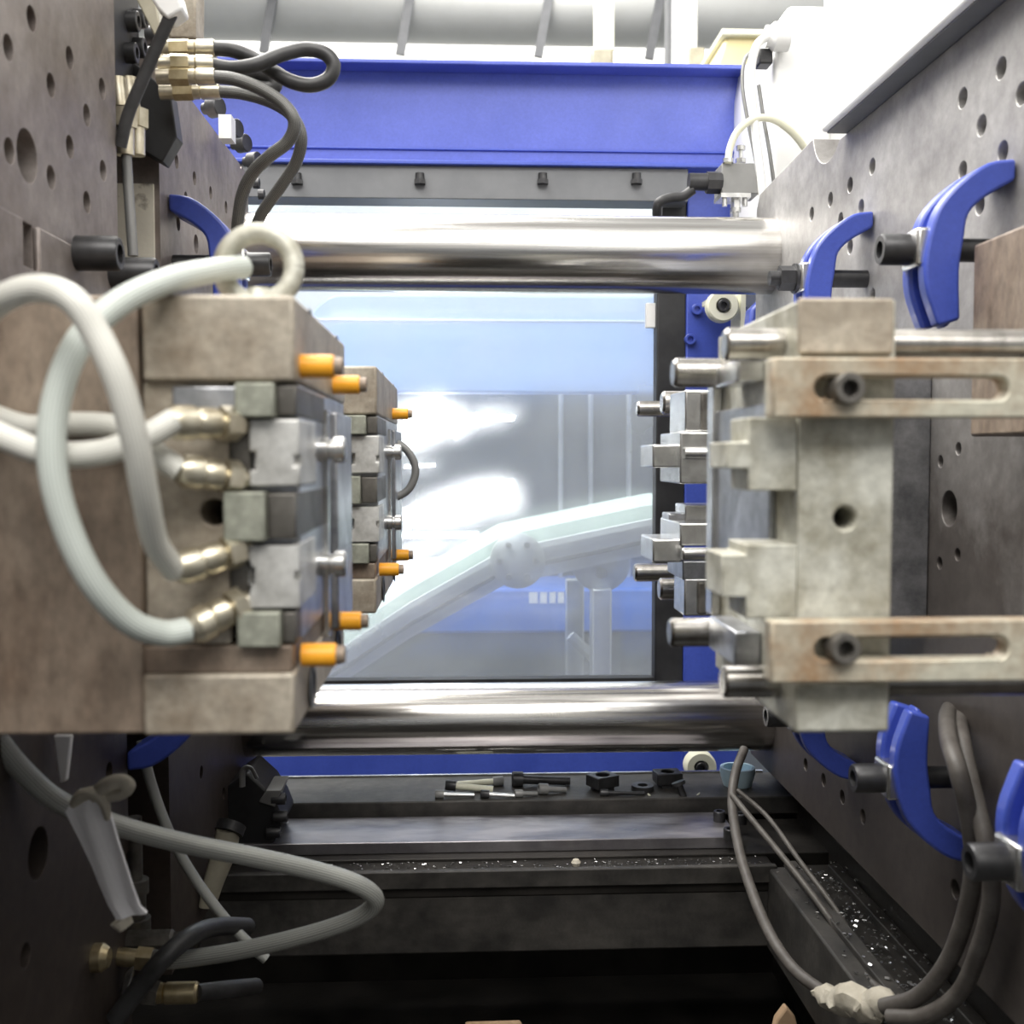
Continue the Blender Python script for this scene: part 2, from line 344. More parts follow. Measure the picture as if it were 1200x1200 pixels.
for lab, pl in (('broad glowing reflection under the pale blue panel beyond the window', [(474, 480), (524, 470), (522, 508), (474, 532)]),
                ('small glowing reflection right of the broad one', [(526, 480), (548, 484), (540, 498), (524, 498)]),
                ('slanted glowing reflection below the small one', [(526, 512), (544, 492), (554, 496), (536, 514)]),
                ('long thin glowing reflection highest right beyond the window', [(558, 484), (604, 487), (602, 493), (570, 494), (560, 501)]),
                ('largest glowing reflection across the middle of the window', [(472, 596), (520, 578), (560, 566), (602, 562), (604, 590), (560, 600), (472, 610)]),
                ('thin glowing reflection between the two wavy ones', [(474, 545), (510, 543), (510, 547), (474, 549)]),
                ('thin glowing reflection just above the conveyor seen through the window', [(466, 624), (560, 623), (560, 630), (466, 631)]),
                ('short glowing reflection behind the lower conveyor run', [(462, 660), (530, 652), (520, 668), (480, 690), (462, 692)])):
    c = P(*pl[0], YW)
    t = thing('lamp_reflection', lab, 'glare', c, 'glowing reflections beyond the window')
    MB().ppoly(pl, YW - .012, YW - .004).build('glare_face', 'glare', t)
    cx = sum(p[0] for p in pl) / len(pl); cy = sum(p[1] for p in pl) / len(pl)
    MB().ppoly([(cx + (x - cx) * 1.05, cy + (y - cy) * 1.08) for x, y in pl], YW - .0038, YW + .0045).build('added_body', 'alu', t)
# conveyor
YC = 2.15
cv = thing('belt_conveyor', 'inclined mint green belt conveyor beyond the safety window', 'conveyor', P(700, 830, YC))
def off(pts, dy): return [(x, y + dy) for x, y in pts]
top = [(380, 756), (480, 690), (590, 628), (650, 615), (755, 593), (800, 585)]
def band(a, b, Y0, Y1, name, m, bev=0):
    pl = [(x, y + a) for x, y in top] + [(x, y + b) for x, y in top[::-1]]
    return MB().ppoly(pl, Y0, Y1).build(name, m, cv, bev)
band(0, 21, YC + .02, YC + .4, 'belt', 'belt')
band(17, 24, YC - .005, YC + .02, 'top_lip', 'white')
band(24, 40, YC, YC + .02, 'side_rail', 'alu')
band(40, 45, YC - .006, YC + .02, 'groove_strip', 'dgrey')
band(45, 58, YC, YC + .02, 'lower_rail', 'alu')
MB().lathe(P(607, 658, YC - .02), (0, 1, 0), [(0, 0), (0, .045), (.006, .054), (.05, .054), (.05, 0)], 32).build('joint_plate', 'alu', cv)
for a in range(6):
    c = P(607, 658, YC - .03); MB().cyl(c + Vector((.036 * math.cos(a * 1.05), 0, .036 * math.sin(a * 1.05))), c + Vector((.036 * math.cos(a * 1.05), .012, .036 * math.sin(a * 1.05))), .006, 10).build('screw', 'grey', cv)
MB().lathe(P(705, 660, YC + .024), (0, 1, 0), [(0, 0), (0, .052), (.004, .058), (.03, .058), (.03, 0)], 32).build('pivot_plate', 'alu', cv)
MB().cyl(P(705, 672, YC + .01), P(705, 672, YC + .026), .011, 12).build('pivot_bolt', 'grey', cv)
MB().pb(693, 690, 716, 1284, YC, YC + .05).build('leg', 'alu', cv, .004)
MB().pb(664, 680, 684, 1180, YC + .34, YC + .39).build('leg', 'alu', cv, .004)
MB().tube([P(668, 745, YC + .1), P(700, 775, YC + .1)], .012, 8, 2).build('brace', 'alu', cv)

# ================================================================== far guard: blue frame, rail, door with pane
YG = 1.56
g = thing('guard_frame', 'bright blue steel beam and post framing the far side of the machine', 'frame', P(840, 920, YG))
xl, xr = P(100, 140, YG).x, P(868, 140, YG).x
zt, zb = P(620, 82, YG).z, P(620, 200, YG).z
MB().box(xl, xr, YG, YG + .09, zb, zt).build('beam_web', 'beamblue', g, .002)
MB().box(xl, xr, YG - .035, YG, zt - .006, zt).build('top_flange', 'beamblue', g, .0015)
MB().box(xl, xr, YG - .028, YG, zb, zb + .006).build('bottom_flange', 'blue', g, .0015)
zr = P(620, 176, YG).z
MB().box(xl, xr, YG - .003, YG, zr - .002, zr + .0015).build('weld_ridge', 'blue', g, .001)
MB().pb(803, 200, 868, 912, YG + .015, YG + .09).build('post', 'blue', g, .002)
MB().pb(868, 84, 874, 912, YG + .03, YG + .07).build('post_return', 'blue', g)
MB().box(xl, P(803, 221, YG).x, YG - .02, YG + .03, P(620, 238, YG).z, zb).build('header_rail', 'dgrey', g, .001)
for px in (348, 492, 636, 746):
    c = P(px, 203, YG - .024); b = MB().cyl(c, c - Vector((0, 0, .010)), .0062, 16).cyl(c - Vector((0, 0, .009)), c - Vector((0, 0, .015)), .0085, 6).build('hanging_bolt', 'oxide', g)
dr = thing('guard_door', 'sliding guard door with hazy window pane and black edge', 'door', P(560, 912, YG + .02))
zdt, zdb = P(600, 232, YG + .04).z, P(600, 799, YG + .04).z
MB().box(P(250, 500, YG + .045).x, P(769, 500, YG + .045).x, YG + .045, YG + .053, zdb, zdt).build('window_pane', 'glass', dr)
MB().pb(769, 232, 803, 800, YG + .02, YG + .05).build('black_edge_strip', 'black', dr, .002)
MB().pb(150, 797, 803, 803, YG + .025, YG + .05).build('lower_gasket', 'black', dr)
MB().pb(100, 801, 803, 1000, YG + .03, YG + .06).build('lower_panel', 'blue', dr)
MB().pb(757, 355, 769, 384, YG + .035, YG + .044).build('pane_clip', 'white', dr, .001)
for px, py in ((816, 363), (808, 398)):
    c = P(px, py, YG + .015); MB().socket(c, (0, -1, 0), .008, .008).build('post_bolt', 'blue', g)
# rollers
def roller(px, py, Y, rpx, label):
    c = P(px, py, Y); t = thing('guide_roller', label, 'roller', c - Vector((0, 0, rpx * Y / F)))
    r = rpx * Y / F
    MB().lathe(c, (0, -1, 0), [(-.02, 0), (-.02, r * .9), (-.018, r), (-.003, r), (0, r * .9), (0, r * .48), (-.006, r * .45), (-.006, 0)], 40).build('wheel', 'cream', t)
    MB().socket(c + Vector((0, .006, 0)), (0, -1, 0), r * .38, .009).build('axle_screw', 'oxide', t)
    return t
t = roller(848, 358, 1.47, 19, 'cream nylon guide roller just under the upper tie bar')
MB().pb(868, 344, 874, 384, 1.475, 1.53).build('bracket_plate', 'cream', t)
MB().pb(836, 346, 868, 352, 1.49, 1.56).build('bracket_arm', 'cream', t)
t = roller(822, 900, 1.33, 19, 'cream nylon guide roller beside pale blue cap on the ledge')
MB().cyl(P(822, 900, 1.345), P(822, 900, 1.53), .006, 12).build('axle', 'oxide', t)

# ================================================================== tie bars
for py, r, lab in ((298, .0415, 'upper polished steel tie bar crossing below the blue beam'), (841, .0392, 'lower polished steel tie bar running above the oily bed')):
    c = P(620, py, 1.214)
    t = thing('tie_bar', lab, 'tie bar', (0.05, 1.214, c.z - r), 'tie bars')
    MB().cyl((XL - .3, 1.214, c.z), (XR + .02, 1.214, c.z), r, 96).build('rod', 'bar', t)
    x = P(908, py, 1.214).x - .004
    MB().lathe((x, 1.214, c.z), (1, 0, 0), [(0, r - .002), (0, r + .0008), (.003, r + .0008), (.003, r - .002)], 96).build('seal_ring', 'mdark', t)
    ZT = c.z

# ================================================================== platens
def holes_cut(mb, X, lst, depth, sgn):
    for px, py, r in lst:
        c = PX(px, py, X)
        mb.cyl(c - Vector((sgn * .01, 0, 0)), c + Vector((sgn * depth, 0, 0)), r, 20)
    return mb
lp = thing('moving_platen', 'large brown-grey steel platen drilled with holes along the left side', 'platen', (XL - .1, .8, H - .65))
near_l = [(37, 22, .0068), (10, 56, .0068), (82, 68, .0068), (60, 100, .0068), (120, 104, .0068), (102, 135, .0068), (82, 172, .0068), (60, 208, .0068), (121, 200, .0068), (102, 237, .0068), (11, 177, .0068), (32, 183, .0145), (-20, 20, .0068), (-20, 110, .0068),
          (45, 1000, .0145), (150, 1010, .0068), (128, 905, .0068), (30, 1120, .0068)]
cs_ = PX(29, 286, XL)
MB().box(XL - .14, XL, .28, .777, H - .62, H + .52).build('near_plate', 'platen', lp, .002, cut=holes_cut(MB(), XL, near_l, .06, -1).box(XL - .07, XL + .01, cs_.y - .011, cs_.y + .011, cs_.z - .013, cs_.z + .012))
far_l = [(207, 189, .0062), (228, 209, .0062), (247, 226, .0062), (265, 243, .0062), (230, 286, .0085), (218, 233, .0062), (282, 192, .005), (209, 262, .0062), (236, 905, .0062), (262, 930, .0062)]
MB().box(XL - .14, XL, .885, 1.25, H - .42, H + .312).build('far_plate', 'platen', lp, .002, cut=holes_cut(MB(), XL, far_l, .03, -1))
MB().box(XL - .14, XL - .1, .777, .885, H - .62, H + .32).build('web', 'bed', lp)
# painted flank of the gap between the two plates
za, zb_ = P(176, 216, .884).z, P(176, 340, .884).z
MB().box(XL - .12, XL - .004, .8815, .8848, zb_, za).build('painted_flank', 'paper', lp)
# top-edge bolts of the far plate
for i, (px, py) in enumerate(((283, 153), (293, 170), (306, 190), (262, 128))):
    c = PX(px, py, XL - .012); b = MB().lathe(c - Vector((.02, 0, 0)), (1, -.5, 0), [(0, 0), (0, .006), (.008, .006), (.008, .0105), (.02, .0105), (.021, .0095), (.021, 0)], 14).build('edge_bolt', 'oxide', lp)
for px, py in ((297, 215), (303, 228)):
    c = PX(px, py, XL); MB().socket(c, (1, 0, 0), .006, .007).build('face_screw', 'oxide', lp)
MB().pb(256, 134, 271, 162, 1.06, 1.08).build('label_plate', 'white', lp)

rp = thing('fixed_platen', 'large grey steel platen drilled with holes along the right side', 'platen', (XR + .1, .8, H - .36))
right_h = [(1173, 80, .0068), (1128, 115, .0068), (1150, 147, .0068), (1197, 110, .0068), (1175, 178, .0068), (1022, 195, .0066), (996, 217, .0066), (973, 234, .0066), (951, 251, .0066), (1009, 243, .0066), (985, 258, .0066), (996, 289, .0066), (1022, 346, .0062), (1128, 200, .0062), (1148, 240, .0066),
           (1112, 596, .0125), (1102, 541, .0042), (1123, 526, .0042), (1101, 660, .0042), (1122, 650, .0042), (944, 896, .0062), (965, 914, .0062), (987, 934, .0062), (1011, 957, .0062), (1119, 1042, .0066), (1190, 985, .0066)]
cut = holes_cut(MB(), XR, right_h, .03, 1)
cut.cyl((XR - .02, 1.028, H + .322), (XR + .06, 1.028, H + .322), .047, 48)
yf = PX(886, 300, XR).y
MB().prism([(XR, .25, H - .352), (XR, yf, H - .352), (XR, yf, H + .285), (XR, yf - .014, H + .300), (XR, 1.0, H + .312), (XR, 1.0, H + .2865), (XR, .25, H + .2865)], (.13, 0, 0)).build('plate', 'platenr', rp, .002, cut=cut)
MB().box(XR + .03, XR + .13, .25, yf, H - .62, H - .352).build('foot', 'bed', rp)

# white covers above the fixed platen
wc = thing('robot_cover', 'big white overhanging cover box above the fixed platen', 'cover', (.6, .6, H + .289))
X0 = .322
MB().box(X0, .95, .2, .985, H + .2885, H + .75).build('shell', 'white', wc, .003)
MB().box(X0 + .004, .9, .25, .98, H + .2868, H + .2885).build('underside_plate', 'dgrey', wc)
wk = thing('white_cabinet', 'white electrical cabinet with rounded corner behind the fixed platen', 'cabinet', P(960, 290, 1.36))
a = P(914, 5, 1.36); b = P(930, 330, 1.36)
pts = [(.95, 1.36, b.z), (P(905, 200, 1.36).x, 1.36, b.z), (P(908, 60, 1.36).x, 1.36, P(908, 60, 1.36).z), (a.x, 1.36, P(914, 22, 1.36).z), (P(926, 5, 1.36).x, 1.36, a.z), (.95, 1.36, a.z)]
MB().prism(pts, (0, .3, 0)).build('body', 'white', wk, .006, 3)
MB().pb(972, 10, 974, 280, 1.357, 1.36).build('door_seam', 'hallwall', wk)
MB().lathe(P(914, 43, 1.345), (-1, 0, 0), [(-.01, 0), (-.01, .017), (.008, .017), (.012, .013), (.018, .013), (.018, 0)], 20).build('cable_gland', 'white', wk)
MB().pb(890, 56, 906, 74, 1.35, 1.375).build('black_plug', 'black', wk, .002)
def hose(name, label, cat, pts, r, m, group=None, seg=14, sub=8, flat=1.):
    c = [P(*p) for p in pts]
    lo = min(c, key=lambda v: v.z)
    o = MB().tube(c, r, seg, sub, flat).build(name, m)
    return tag(o, label, cat, group)
hose('white_cable', 'thick white cable hanging from the white cabinet gland', 'cable', [(900, 42, 1.33), (888, 52, 1.33), (881, 75, 1.32), (881, 110, 1.31), (886, 160, 1.305), (893, 220, 1.3), (897, 275, 1.3)], .0052, 'white')
hose('thin_cable', 'thin dark grey cable left of the thick white cable', 'cable', [(886, 58, 1.335), (873, 70, 1.33), (870, 100, 1.325), (876, 140, 1.32), (884, 180, 1.315), (891, 220, 1.31), (894, 262, 1.31)], .0022, 'grey')
hose('thin_cable', 'thin grey cable right of the thick white cable', 'cable', [(889, 100, 1.335), (895, 140, 1.33), (902, 180, 1.325), (908, 225, 1.325), (909, 250, 1.32)], .0024, 'grey')
hose('clear_tube', 'clear plastic air tube arching from the valve block', 'tube', [(853, 192, 1.3), (856, 172, 1.3), (866, 152, 1.3), (886, 139, 1.305), (908, 141, 1.31), (930, 157, 1.32), (946, 178, 1.33)], .0042, 'cream')
vb = thing('valve_block', 'grey proximity valve block with black plug above the upper tie bar', 'valve', P(866, 256, 1.3))
MB().ppoly([(846, 191), (884, 191), (890, 227), (846, 227)], 1.3, 1.34).build('block', 'grey', vb, .001)
MB().pb(845, 226, 880, 231, 1.298, 1.335).build('base_plate', 'bright', vb)
MB().pcx(828, 845, 214, 1.31, 13, 8).build('hex_connector', 'oxide', vb)
MB().pcx(807, 829, 213, 1.31, 10, 16).build('plug_body', 'oxide', vb)
MB().tube([P(812, 222, 1.31), P(800, 230, 1.31), P(785, 232, 1.31), P(772, 238, 1.31), P(770, 252, 1.32)], .006, 12).build('cable_boot', 'black', vb)
MB().cyl(P(868, 191, 1.31), P(868, 174, 1.31), .0025, 12).cyl(P(868, 176, 1.31), P(868, 171, 1.31), .0055, 12).cyl(P(868, 191, 1.31), P(868, 186, 1.31), .0065, 6).build('adjust_screw', 'bright', vb)
MB().cyl(P(853, 191, 1.3), P(853, 186, 1.3), .0065, 12).build('tube_collar', 'bright', vb)
MB().cyl(P(862, 231, 1.31), P(862, 246, 1.31), .0055, 6).cyl(P(862, 246, 1.31), P(862, 258, 1.31), .004, 12).cyl(P(862, 244, 1.31), P(862, 249, 1.31), .0065, 12).build('lower_fitting', 'bright', vb)
for px in (849, 873): MB().cyl(P(px, 230, 1.305), P(px, 242, 1.305), .003, 10).build('mount_screw', 'bright', vb)
bb = thing('blue_bracket', 'light blue curved bracket between roller and mould under the upper tie bar', 'bracket', P(900, 390, 1.42))
MB().ppoly([(876, 400), (880, 362), (896, 346), (935, 338), (960, 338), (960, 352), (930, 358), (905, 372), (900, 400)], 1.40, 1.43).build('bracket_arm', 'blue', bb, .004)

# ================================================================== blue mould clamps
def spl(p, sub=3):
    q = [(2 * p[0][0] - p[1][0], 2 * p[0][1] - p[1][1])] + p + [(2 * p[-1][0] - p[-2][0], 2 * p[-1][1] - p[-2][1])]; o = []
    for i in range(1, len(q) - 2):
        for k in range(sub):
            t = k / sub
            o.append(tuple(.5 * (2 * q[i][a] + (q[i + 1][a] - q[i - 1][a]) * t + (2 * q[i - 1][a] - 5 * q[i][a] + 4 * q[i + 1][a] - q[i + 2][a]) * t * t + (3 * q[i][a] - q[i - 1][a] - 3 * q[i + 1][a] + q[i + 2][a]) * t ** 3) for a in (0, 1)))
    return o + [p[-1]]
def clamp(Yc, zend, side, flip, label, head='socket', big=1.):
    X = XR if side > 0 else XL
    outer = [(.001, 0), (.018, .0026), (.0355, .0145), (.0475, .028), (.0532, .0426), (.057, .0618), (.0563, .0779), (.0516, .0925), (.0475, .1028)]
    inner = [(.034, .0987), (.035, .069), (.0324, .0483), (.0298, .0338), (.0194, .0234), (.001, .013)]
    outer = spl(outer); inner = spl(inner)
    web = [(u - .009 if u > .03 else u, v) for i, (u, v) in enumerate(outer)]
    def T(u, v, y): return Vector((X - side * u * big, y, zend - v * big * (-1 if flip else 1)))
    t = thing('mould_clamp', label, 'clamp', T(.02, .1 if not flip else 0, Yc), 'blue mould clamps')
    hw = .018
    body = MB()
    body.prism([T(u, v, Yc - hw) for u, v in outer + inner], (0, .012, 0))
    body.prism([T(u, v, Yc + hw - .012) for u, v in outer + inner], (0, .012, 0))
    body.prism([T(u, v, Yc - hw + .011) for u, v in web + inner], (0, 2 * hw - .022, 0))
    body.build('clamp_body', 'blue', t, .0022, 3)
    vm = .053
    p0 = T(.047, vm, Yc)
    MB().box(min(T(.046, 0, 0).x, T(.060, 0, 0).x), max(T(.046, 0, 0).x, T(.060, 0, 0).x), Yc - .013, Yc + .013, min(T(0, vm - .012, 0).z, T(0, vm + .012, 0).z), max(T(0, vm - .012, 0).z, T(0, vm + .012, 0).z)).build('washer_block', 'bright', t, .002)
    ax = (-side, 0, 0)
    if head == 'socket': MB().socket(T(.060, vm, Yc), ax, .0098, .019).build('socket_bolt', 'oxide', t)
    else:
        h = MB().cyl(T(.060, vm, Yc), T(.075, vm, Yc), .0105, 6).build('hex_nut', 'oxide', t)
        MB().cyl(T(.0601, vm, Yc), T(.0625, vm, Yc), .0125, 24).build('washer', 'oxide', t)
        MB().cyl(T(.075, vm, Yc), T(.083, vm, Yc), .0062, 16, ).build('stud_end', 'oxide', t)
    MB().cyl(T(.0, vm, Yc), T(.047, vm, Yc), .0075, 16).build('stud', 'oxide', t)
    return t
clamp(.69, H + .1833, 1, False, 'blue clamp nearest the white cover on the upper right platen')
clamp(.925, H + .203, 1, False, 'blue clamp with hex nut at the right end of upper tie bar', 'nut')
clamp(.722, H - .270, 1, True, 'blue clamp below the tan strap block on the lower right platen')
clamp(.935, H - .278, 1, True, 'small-looking blue clamp just behind the bottom of the pale mould plate')
clamp(.552, H - .264, 1, True, 'blue clamp cut off by the right edge of the picture')
clamp(.925, H + .211, -1, False, 'blue clamp behind the lifting eye on the left platen')
clamp(.79, H - .22, -1, True, 'blue clamp in shadow under the left mould')

# riser plate the near upper clamp holds
r_ = MB().box(.308, XR, .40, .655, H + .012, H + .127).build('riser_plate', 'mbrown', None, .002)
tag(r_, 'brown steel riser plate bolted to right platen under the blue clamp', 'plate')

# ================================================================== left moulds
def Pd(px, py, dx, dy, dz=0): return P(px, py, .42) + Vector((dx, dy, dz))
def left_mould(dx, dy, depth, label, near):
    Y0 = .42 + dy; Y1 = Y0 + depth
    def rng(px0, py0, px1, py1):
        a = P(px0, (py0 + py1) / 2, .42); b = P(px1, (py0 + py1) / 2, .42)
        z1 = P((px0 + px1) / 2, py0, .42).z; z0 = P((px0 + px1) / 2, py1, .42).z
        return a.x + dx, b.x + dx, z0, z1
    def pbx(mb, px0, py0, px1, py1, ya, yb):
        x0, x1, z0, z1 = rng(px0, py0, px1, py1); return mb.box(x0, x1, Y0 + ya, Y0 + yb, z0, z1)
    t = thing('injection_mould', label, 'mould', (-.15, (Y0 + Y1) / 2, H - .107), 'mould halves on the left platen')
    x0, x1, z0, z1 = rng(-182, 345, 165, 862); x0 = XL
    MB().box(XL, x1, Y0, Y1, z0, z1).build('clamp_plate', 'mbrown', t, .0012)
    pbx(MB(), 166, 345, 345, 447, 0, depth).build('upper_block', 'mbeige', t, .0016)
    pbx(MB(), 167, 790, 345, 862, 0, depth).build('lower_block', 'mbeige', t, .0016)
    pbx(MB(), 167, 758, 342, 790, .0015, depth).build('lower_step', 'mbrown', t, .0008)
    ct = MB(); c = P(248, 601, .42); ct.cyl((c.x + dx, Y0 - .01, c.z), (c.x + dx, Y0 + .04, c.z), .0052, 24)
    pbx(MB(), 166, 447, 266, 758, .004, depth).build('support_plate', 'mbeige', t, .0008, cut=ct)
    pbx(MB(), 200, 452, 276, 490, .002, .03).build('shoulder_block', 'ground', t, .0008)
    pbx(MB(), 266, 447, 345, 758, .014, depth).build('cavity_plate', 'ground', t, .0008)
    # sliders
    for (a, b, hb) in ((491, 570, 540), (640, 712, 675)):
        ct = MB(); xx0, xx1, zz0, zz1 = rng(291, hb - 11, 299, hb + 11); ct.box(xx0, xx1, Y0 - .01, Y0 + .008, zz0, zz1)
        xx0, xx1, zz0, zz1 = rng(344, hb - 6, 356, hb + 6); ct.box(xx0, xx1, Y0 - .01, Y0 + .008, zz0, zz1)
        pbx(MB(), 291, a, 350, b, .001, .05).build('slide_plate', 'mslide', t, .0008, cut=ct)
        pbx(MB(), 266, a + 8, 291, b - 4, .005, .05).build('slide_back', 'mdark', t, .0006)
    for (a, b, c0, c1, m) in ((449, 489, 277, 323, 'mgreen'), (576, 634, 264, 312, 'mgreen'), (716, 757, 280, 330, 'mgreen')):
        pbx(MB(), c0, a, c1, b, -.004, .012).build('gib_block', m, t, .0008)
        pbx(MB(), c1, a + 2, 346, b - 2, .002, .09).build('gib_rail', 'mdark', t, .0008)
    # parting face: studs, strip, locks
    XF = P(345, 600, .42).x + dx
    for f, pyz in ((.43, 527), (.43, 660)):
        c = Vector((XF, Y0 + depth * f, P(345, pyz, .42).z * 1))
        c.z = H + (535 - pyz) / F * (.42 + depth * f)
        MB().lathe(c, (1, 0, 0), [(0, 0), (0, .0055), (.004, .0055), (.0045, .0045), (.006, .0045), (.0065, .006), (.0105, .006), (.0115, .005), (.0115, 0)], 24).build('face_stud', 'bright', t)
    zlo, zhi = H + (535 - 750) / F * .5, H + (535 - 480) / F * .5
    MB().box(XF, XF + .002, Y0 + depth * .50, Y0 + depth * .54, zlo, zhi).build('wear_strip', 'bright', t)
    MB().box(XF, XF + .004, Y0 + depth * .62, Y1, zlo, zhi).build('face_plate', 'ground', t, .001)
    for f, z in ((.09, .0352), (.70, .0352), (.70, -.0815), (.09, -.0785)):
        if not near and f == .09 and z > 0: continue
        c = Vector((XF, Y0 + depth * f, H + z))
        L = .0136
        o = MB().lathe(c, (1, 0, 0), [(0, 0), (0, .0046), (L - .0006, .0046), (L, .0041), (L, 0)], 28).build('parting_lock', 'orange', t)
        MB().socket(c + Vector((L, 0, 0)), (1, 0, 0), .0036, .0034).build('lock_screw', 'mbrown', o)
    # dark guide bushes in the end of the upper block
    for f in (.25, .8):
        c = Vector((XF, Y0 + depth * f, H + .052)); MB().lathe(c, (1, 0, 0), [(0, .0095), (.0006, .0095), (.0006, .007), (-.0002, .0065), (-.0002, 0)], 24).build('guide_bush', 'oxide', t)
        c = Vector((XF, Y0 + depth * f, H - .097)); MB().lathe(c, (1, 0, 0), [(0, .0095), (.0006, .0095), (.0006, .007), (-.0002, .0065), (-.0002, 0)], 24).build('guide_bush', 'oxide', t)
    return t
m1 = left_mould(0, 0, .18, 'near tan steel mould half with orange locks and hoses, at left', True)
m2 = left_mould(.0063, .325, .24, 'farther small-looking mould half with orange locks behind the near left mould', False)
hose('cooling_hose', 'short dark green hose looped on the farther left mould', 'hose', [(456, 520, .93), (470, 522, .93), (482, 535, .93), (487, 553, .93), (480, 572, .93), (466, 582, .93), (456, 584, .93)], .0033, M['mdark'] if False else 'grey')

# clamp bar above the near left mould with two black socket bolts
cb = thing('clamp_bar', 'brown clamp bar with two black socket bolts above the near left mould', 'clamp bar', (-.2, .6, H + .09))
ct = MB(); c = PX(29, 286, XL); ct.box(XL - .05, XL + .05, c.y - .011, c.y + .011, c.z - .013, c.z + .012)
ya, yb = .30, PX(168, 320, XL + .004).y
zt_ = H + (535 - 244) / F * .56; zb2 = H + .066
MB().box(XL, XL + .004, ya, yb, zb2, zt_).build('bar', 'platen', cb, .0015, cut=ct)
for px0, px1, py, Y in ((104, 141, 297, .683), (143, 184, 320, .75)):
    a = P(px0, py, Y); q = a.copy(); q.x = XL + .004
    L = P(px1, py, Y).x - q.x
    o = MB().socket(q, (1, 0, 0), .0105, L).build('socket_bolt', 'oxide', cb)

# lifting eye
ey = thing('lifting_eye', 'forged steel lifting eye standing on the near left mould', 'eye bolt', P(303, 345, .47))
c = P(303, 314, .47)
bm = MB(); R, r0 = .0148, .0044
ring = [c + Vector((R * math.cos(a), .15 * R * math.sin(a), R * math.sin(a))) for a in [2 * math.pi * k / 40 for k in range(41)]]
bm.tube(ring, r0, 14, 2, cap=False).build('ring', 'mpale', ey)
MB().lathe(P(303, 352, .47), (0, 0, 1), [(-.004, 0), (-.004, .0085), (.0, .0085), (.002, .006), (.005, .0045), (.005, 0)], 20).build('shank_collar', 'mpale', ey)

# ------------------------------------------------------------------ cooling hoses of the near left mould
def fitting(parent, p, q, r, m='brass'):
    p = Vector(p); q = Vector(q); d = (q - p); L = d.length; ax = d.normalized()
    prof = [(0, 0), (0, r * .9), (L * .10, r * 1.25), (L * .30, r * 1.25), (L * .34, r * .95), (L * .40, r * 1.15), (L * .58, r * 1.15), (L * .60, r * .7), (L * .68, r * .7)]
    MB().lathe(p, ax, prof + [(L * .68, 0)], 20).build('ferrule', m, parent)
    MB().cyl(p + ax * L * .66, p + ax * L * .86, r * 1.3, 6).build('hex_nut', m, parent)
    MB().cyl(p + ax * L * .86, p + ax * L, r * .62, 16).build('nipple', m, parent)
def mould_hose(name, label, pts, r, m, fits):
    t = thing(name, label, 'hose', min([P(*p) for p in pts], key=lambda v: v.z), 'water hoses of the near left mould')
    MB().tube([P(*p) for p in pts], r, 16, 10).build('hose_body', m, t)
    for a, b in fits: fitting(t, P(*a), P(*b), r * 1.12, 'nickel')
    return t
YH = .385
mould_hose('water_hose', 'wide pale green hose looping from the lower fitting up to the lifting eye', [(222, 738, .41), (190, 742, .405), (150, 727, .395), (108, 680, .385), (76, 610, .38), (61, 540, .378), (66, 470, .38), (92, 402, .385), (140, 355, .395), (200, 328, .42), (250, 317, .45), (284, 313, .47)], .0049, 'greenhose', [((222, 738, .41), (294, 702, .425))])
mould_hose('water_hose', 'milky hose arching in from the left edge down to a lower brass fitting', [(-60, 420, .40), (-25, 375, .38), (10, 347, .37), (48, 338, .365), (85, 352, .36), (112, 390, .36), (138, 445, .36), (158, 515, .365), (170, 580, .375), (182, 635, .39), (204, 668, .405)], .0046, 'clear', [((204, 668, .405), (292, 640, .425))])
mould_hose('water_hose', 'milky hose looping flat to the left between the two upper fittings', [(205, 492, .40), (170, 512, .395), (120, 530, .39), (60, 532, .385), (10, 515, .385), (-40, 490, .39), (-60, 475, .4), (-30, 480, .41), (30, 500, .415), (85, 497, .415), (140, 502, .412), (180, 530, .408), (212, 552, .408)], .0046, 'clear', [((195, 495, .40), (290, 497, .425)), ((208, 551, .408), (290, 562, .425))])

# ================================================================== right moulds
m3 = thing('injection_mould', 'near pale steel mould half with slotted straps, at right', 'mould', (P(990, 858, .427).x, .51, P(990, 858, .427).z), 'mould halves on the right platen')
Y0, Y1 = .427, .565
ct = MB(); c = P(990, 607, Y0); ct.cyl((c.x, Y0 - .01, c.z), (c.x, Y0 + .05, c.z), .0043, 24)
a = P(935, 600, Y0); b = P(1047, 600, Y0)
zt3, zb3 = P(990, 350, Y0).z, P(990, 859, Y0).z
MB().box(a.x, b.x, Y0, Y1, zb3, zt3).build('core_plate', 'mpale', m3, .0014, cut=ct)
MB().pb(936, 349, 1048, 415, Y0 - .003, Y0).build('upper_face_pad', 'mbeige', m3, .0012)
MB().pb(932, 802, 1042, 858, Y0 - .003, Y0).build('lower_face_pad', 'mpale', m3, .0012)
MB().ppoly([(877, 489), (934, 489), (934, 575), (877, 575), (877, 549), (851, 549), (851, 518), (877, 518)], Y0 + .001, Y0 + .03).build('slide_lug', 'mpale', m3, .0006)
MB().ppoly([(874, 638), (934, 638), (934, 725), (874, 725), (874, 700), (846, 700), (846, 650), (874, 650)], Y0 + .001, Y0 + .03).build('slide_lug', 'mpale', m3, .0006)
XP = a.x
MB().box(XP - .003, XP, Y0 + .03, Y1 - .01, P(900, 705, .45).z, P(900, 470, .45).z).build('insert_plate', 'ground', m3, .0008)
MB().box(XP - .005, XP - .0005, Y1 - .012, Y1 + .001, P(848, 720, .555).z, P(848, 445, .555).z).build('edge_strip', 'bright', m3, .0005)
MB().box(XP - .012, XP, Y0 + .05, Y0 + .09, P(900, 450, .49).z, P(900, 424, .49).z).build('heel_block', 'bright', m3, .001)
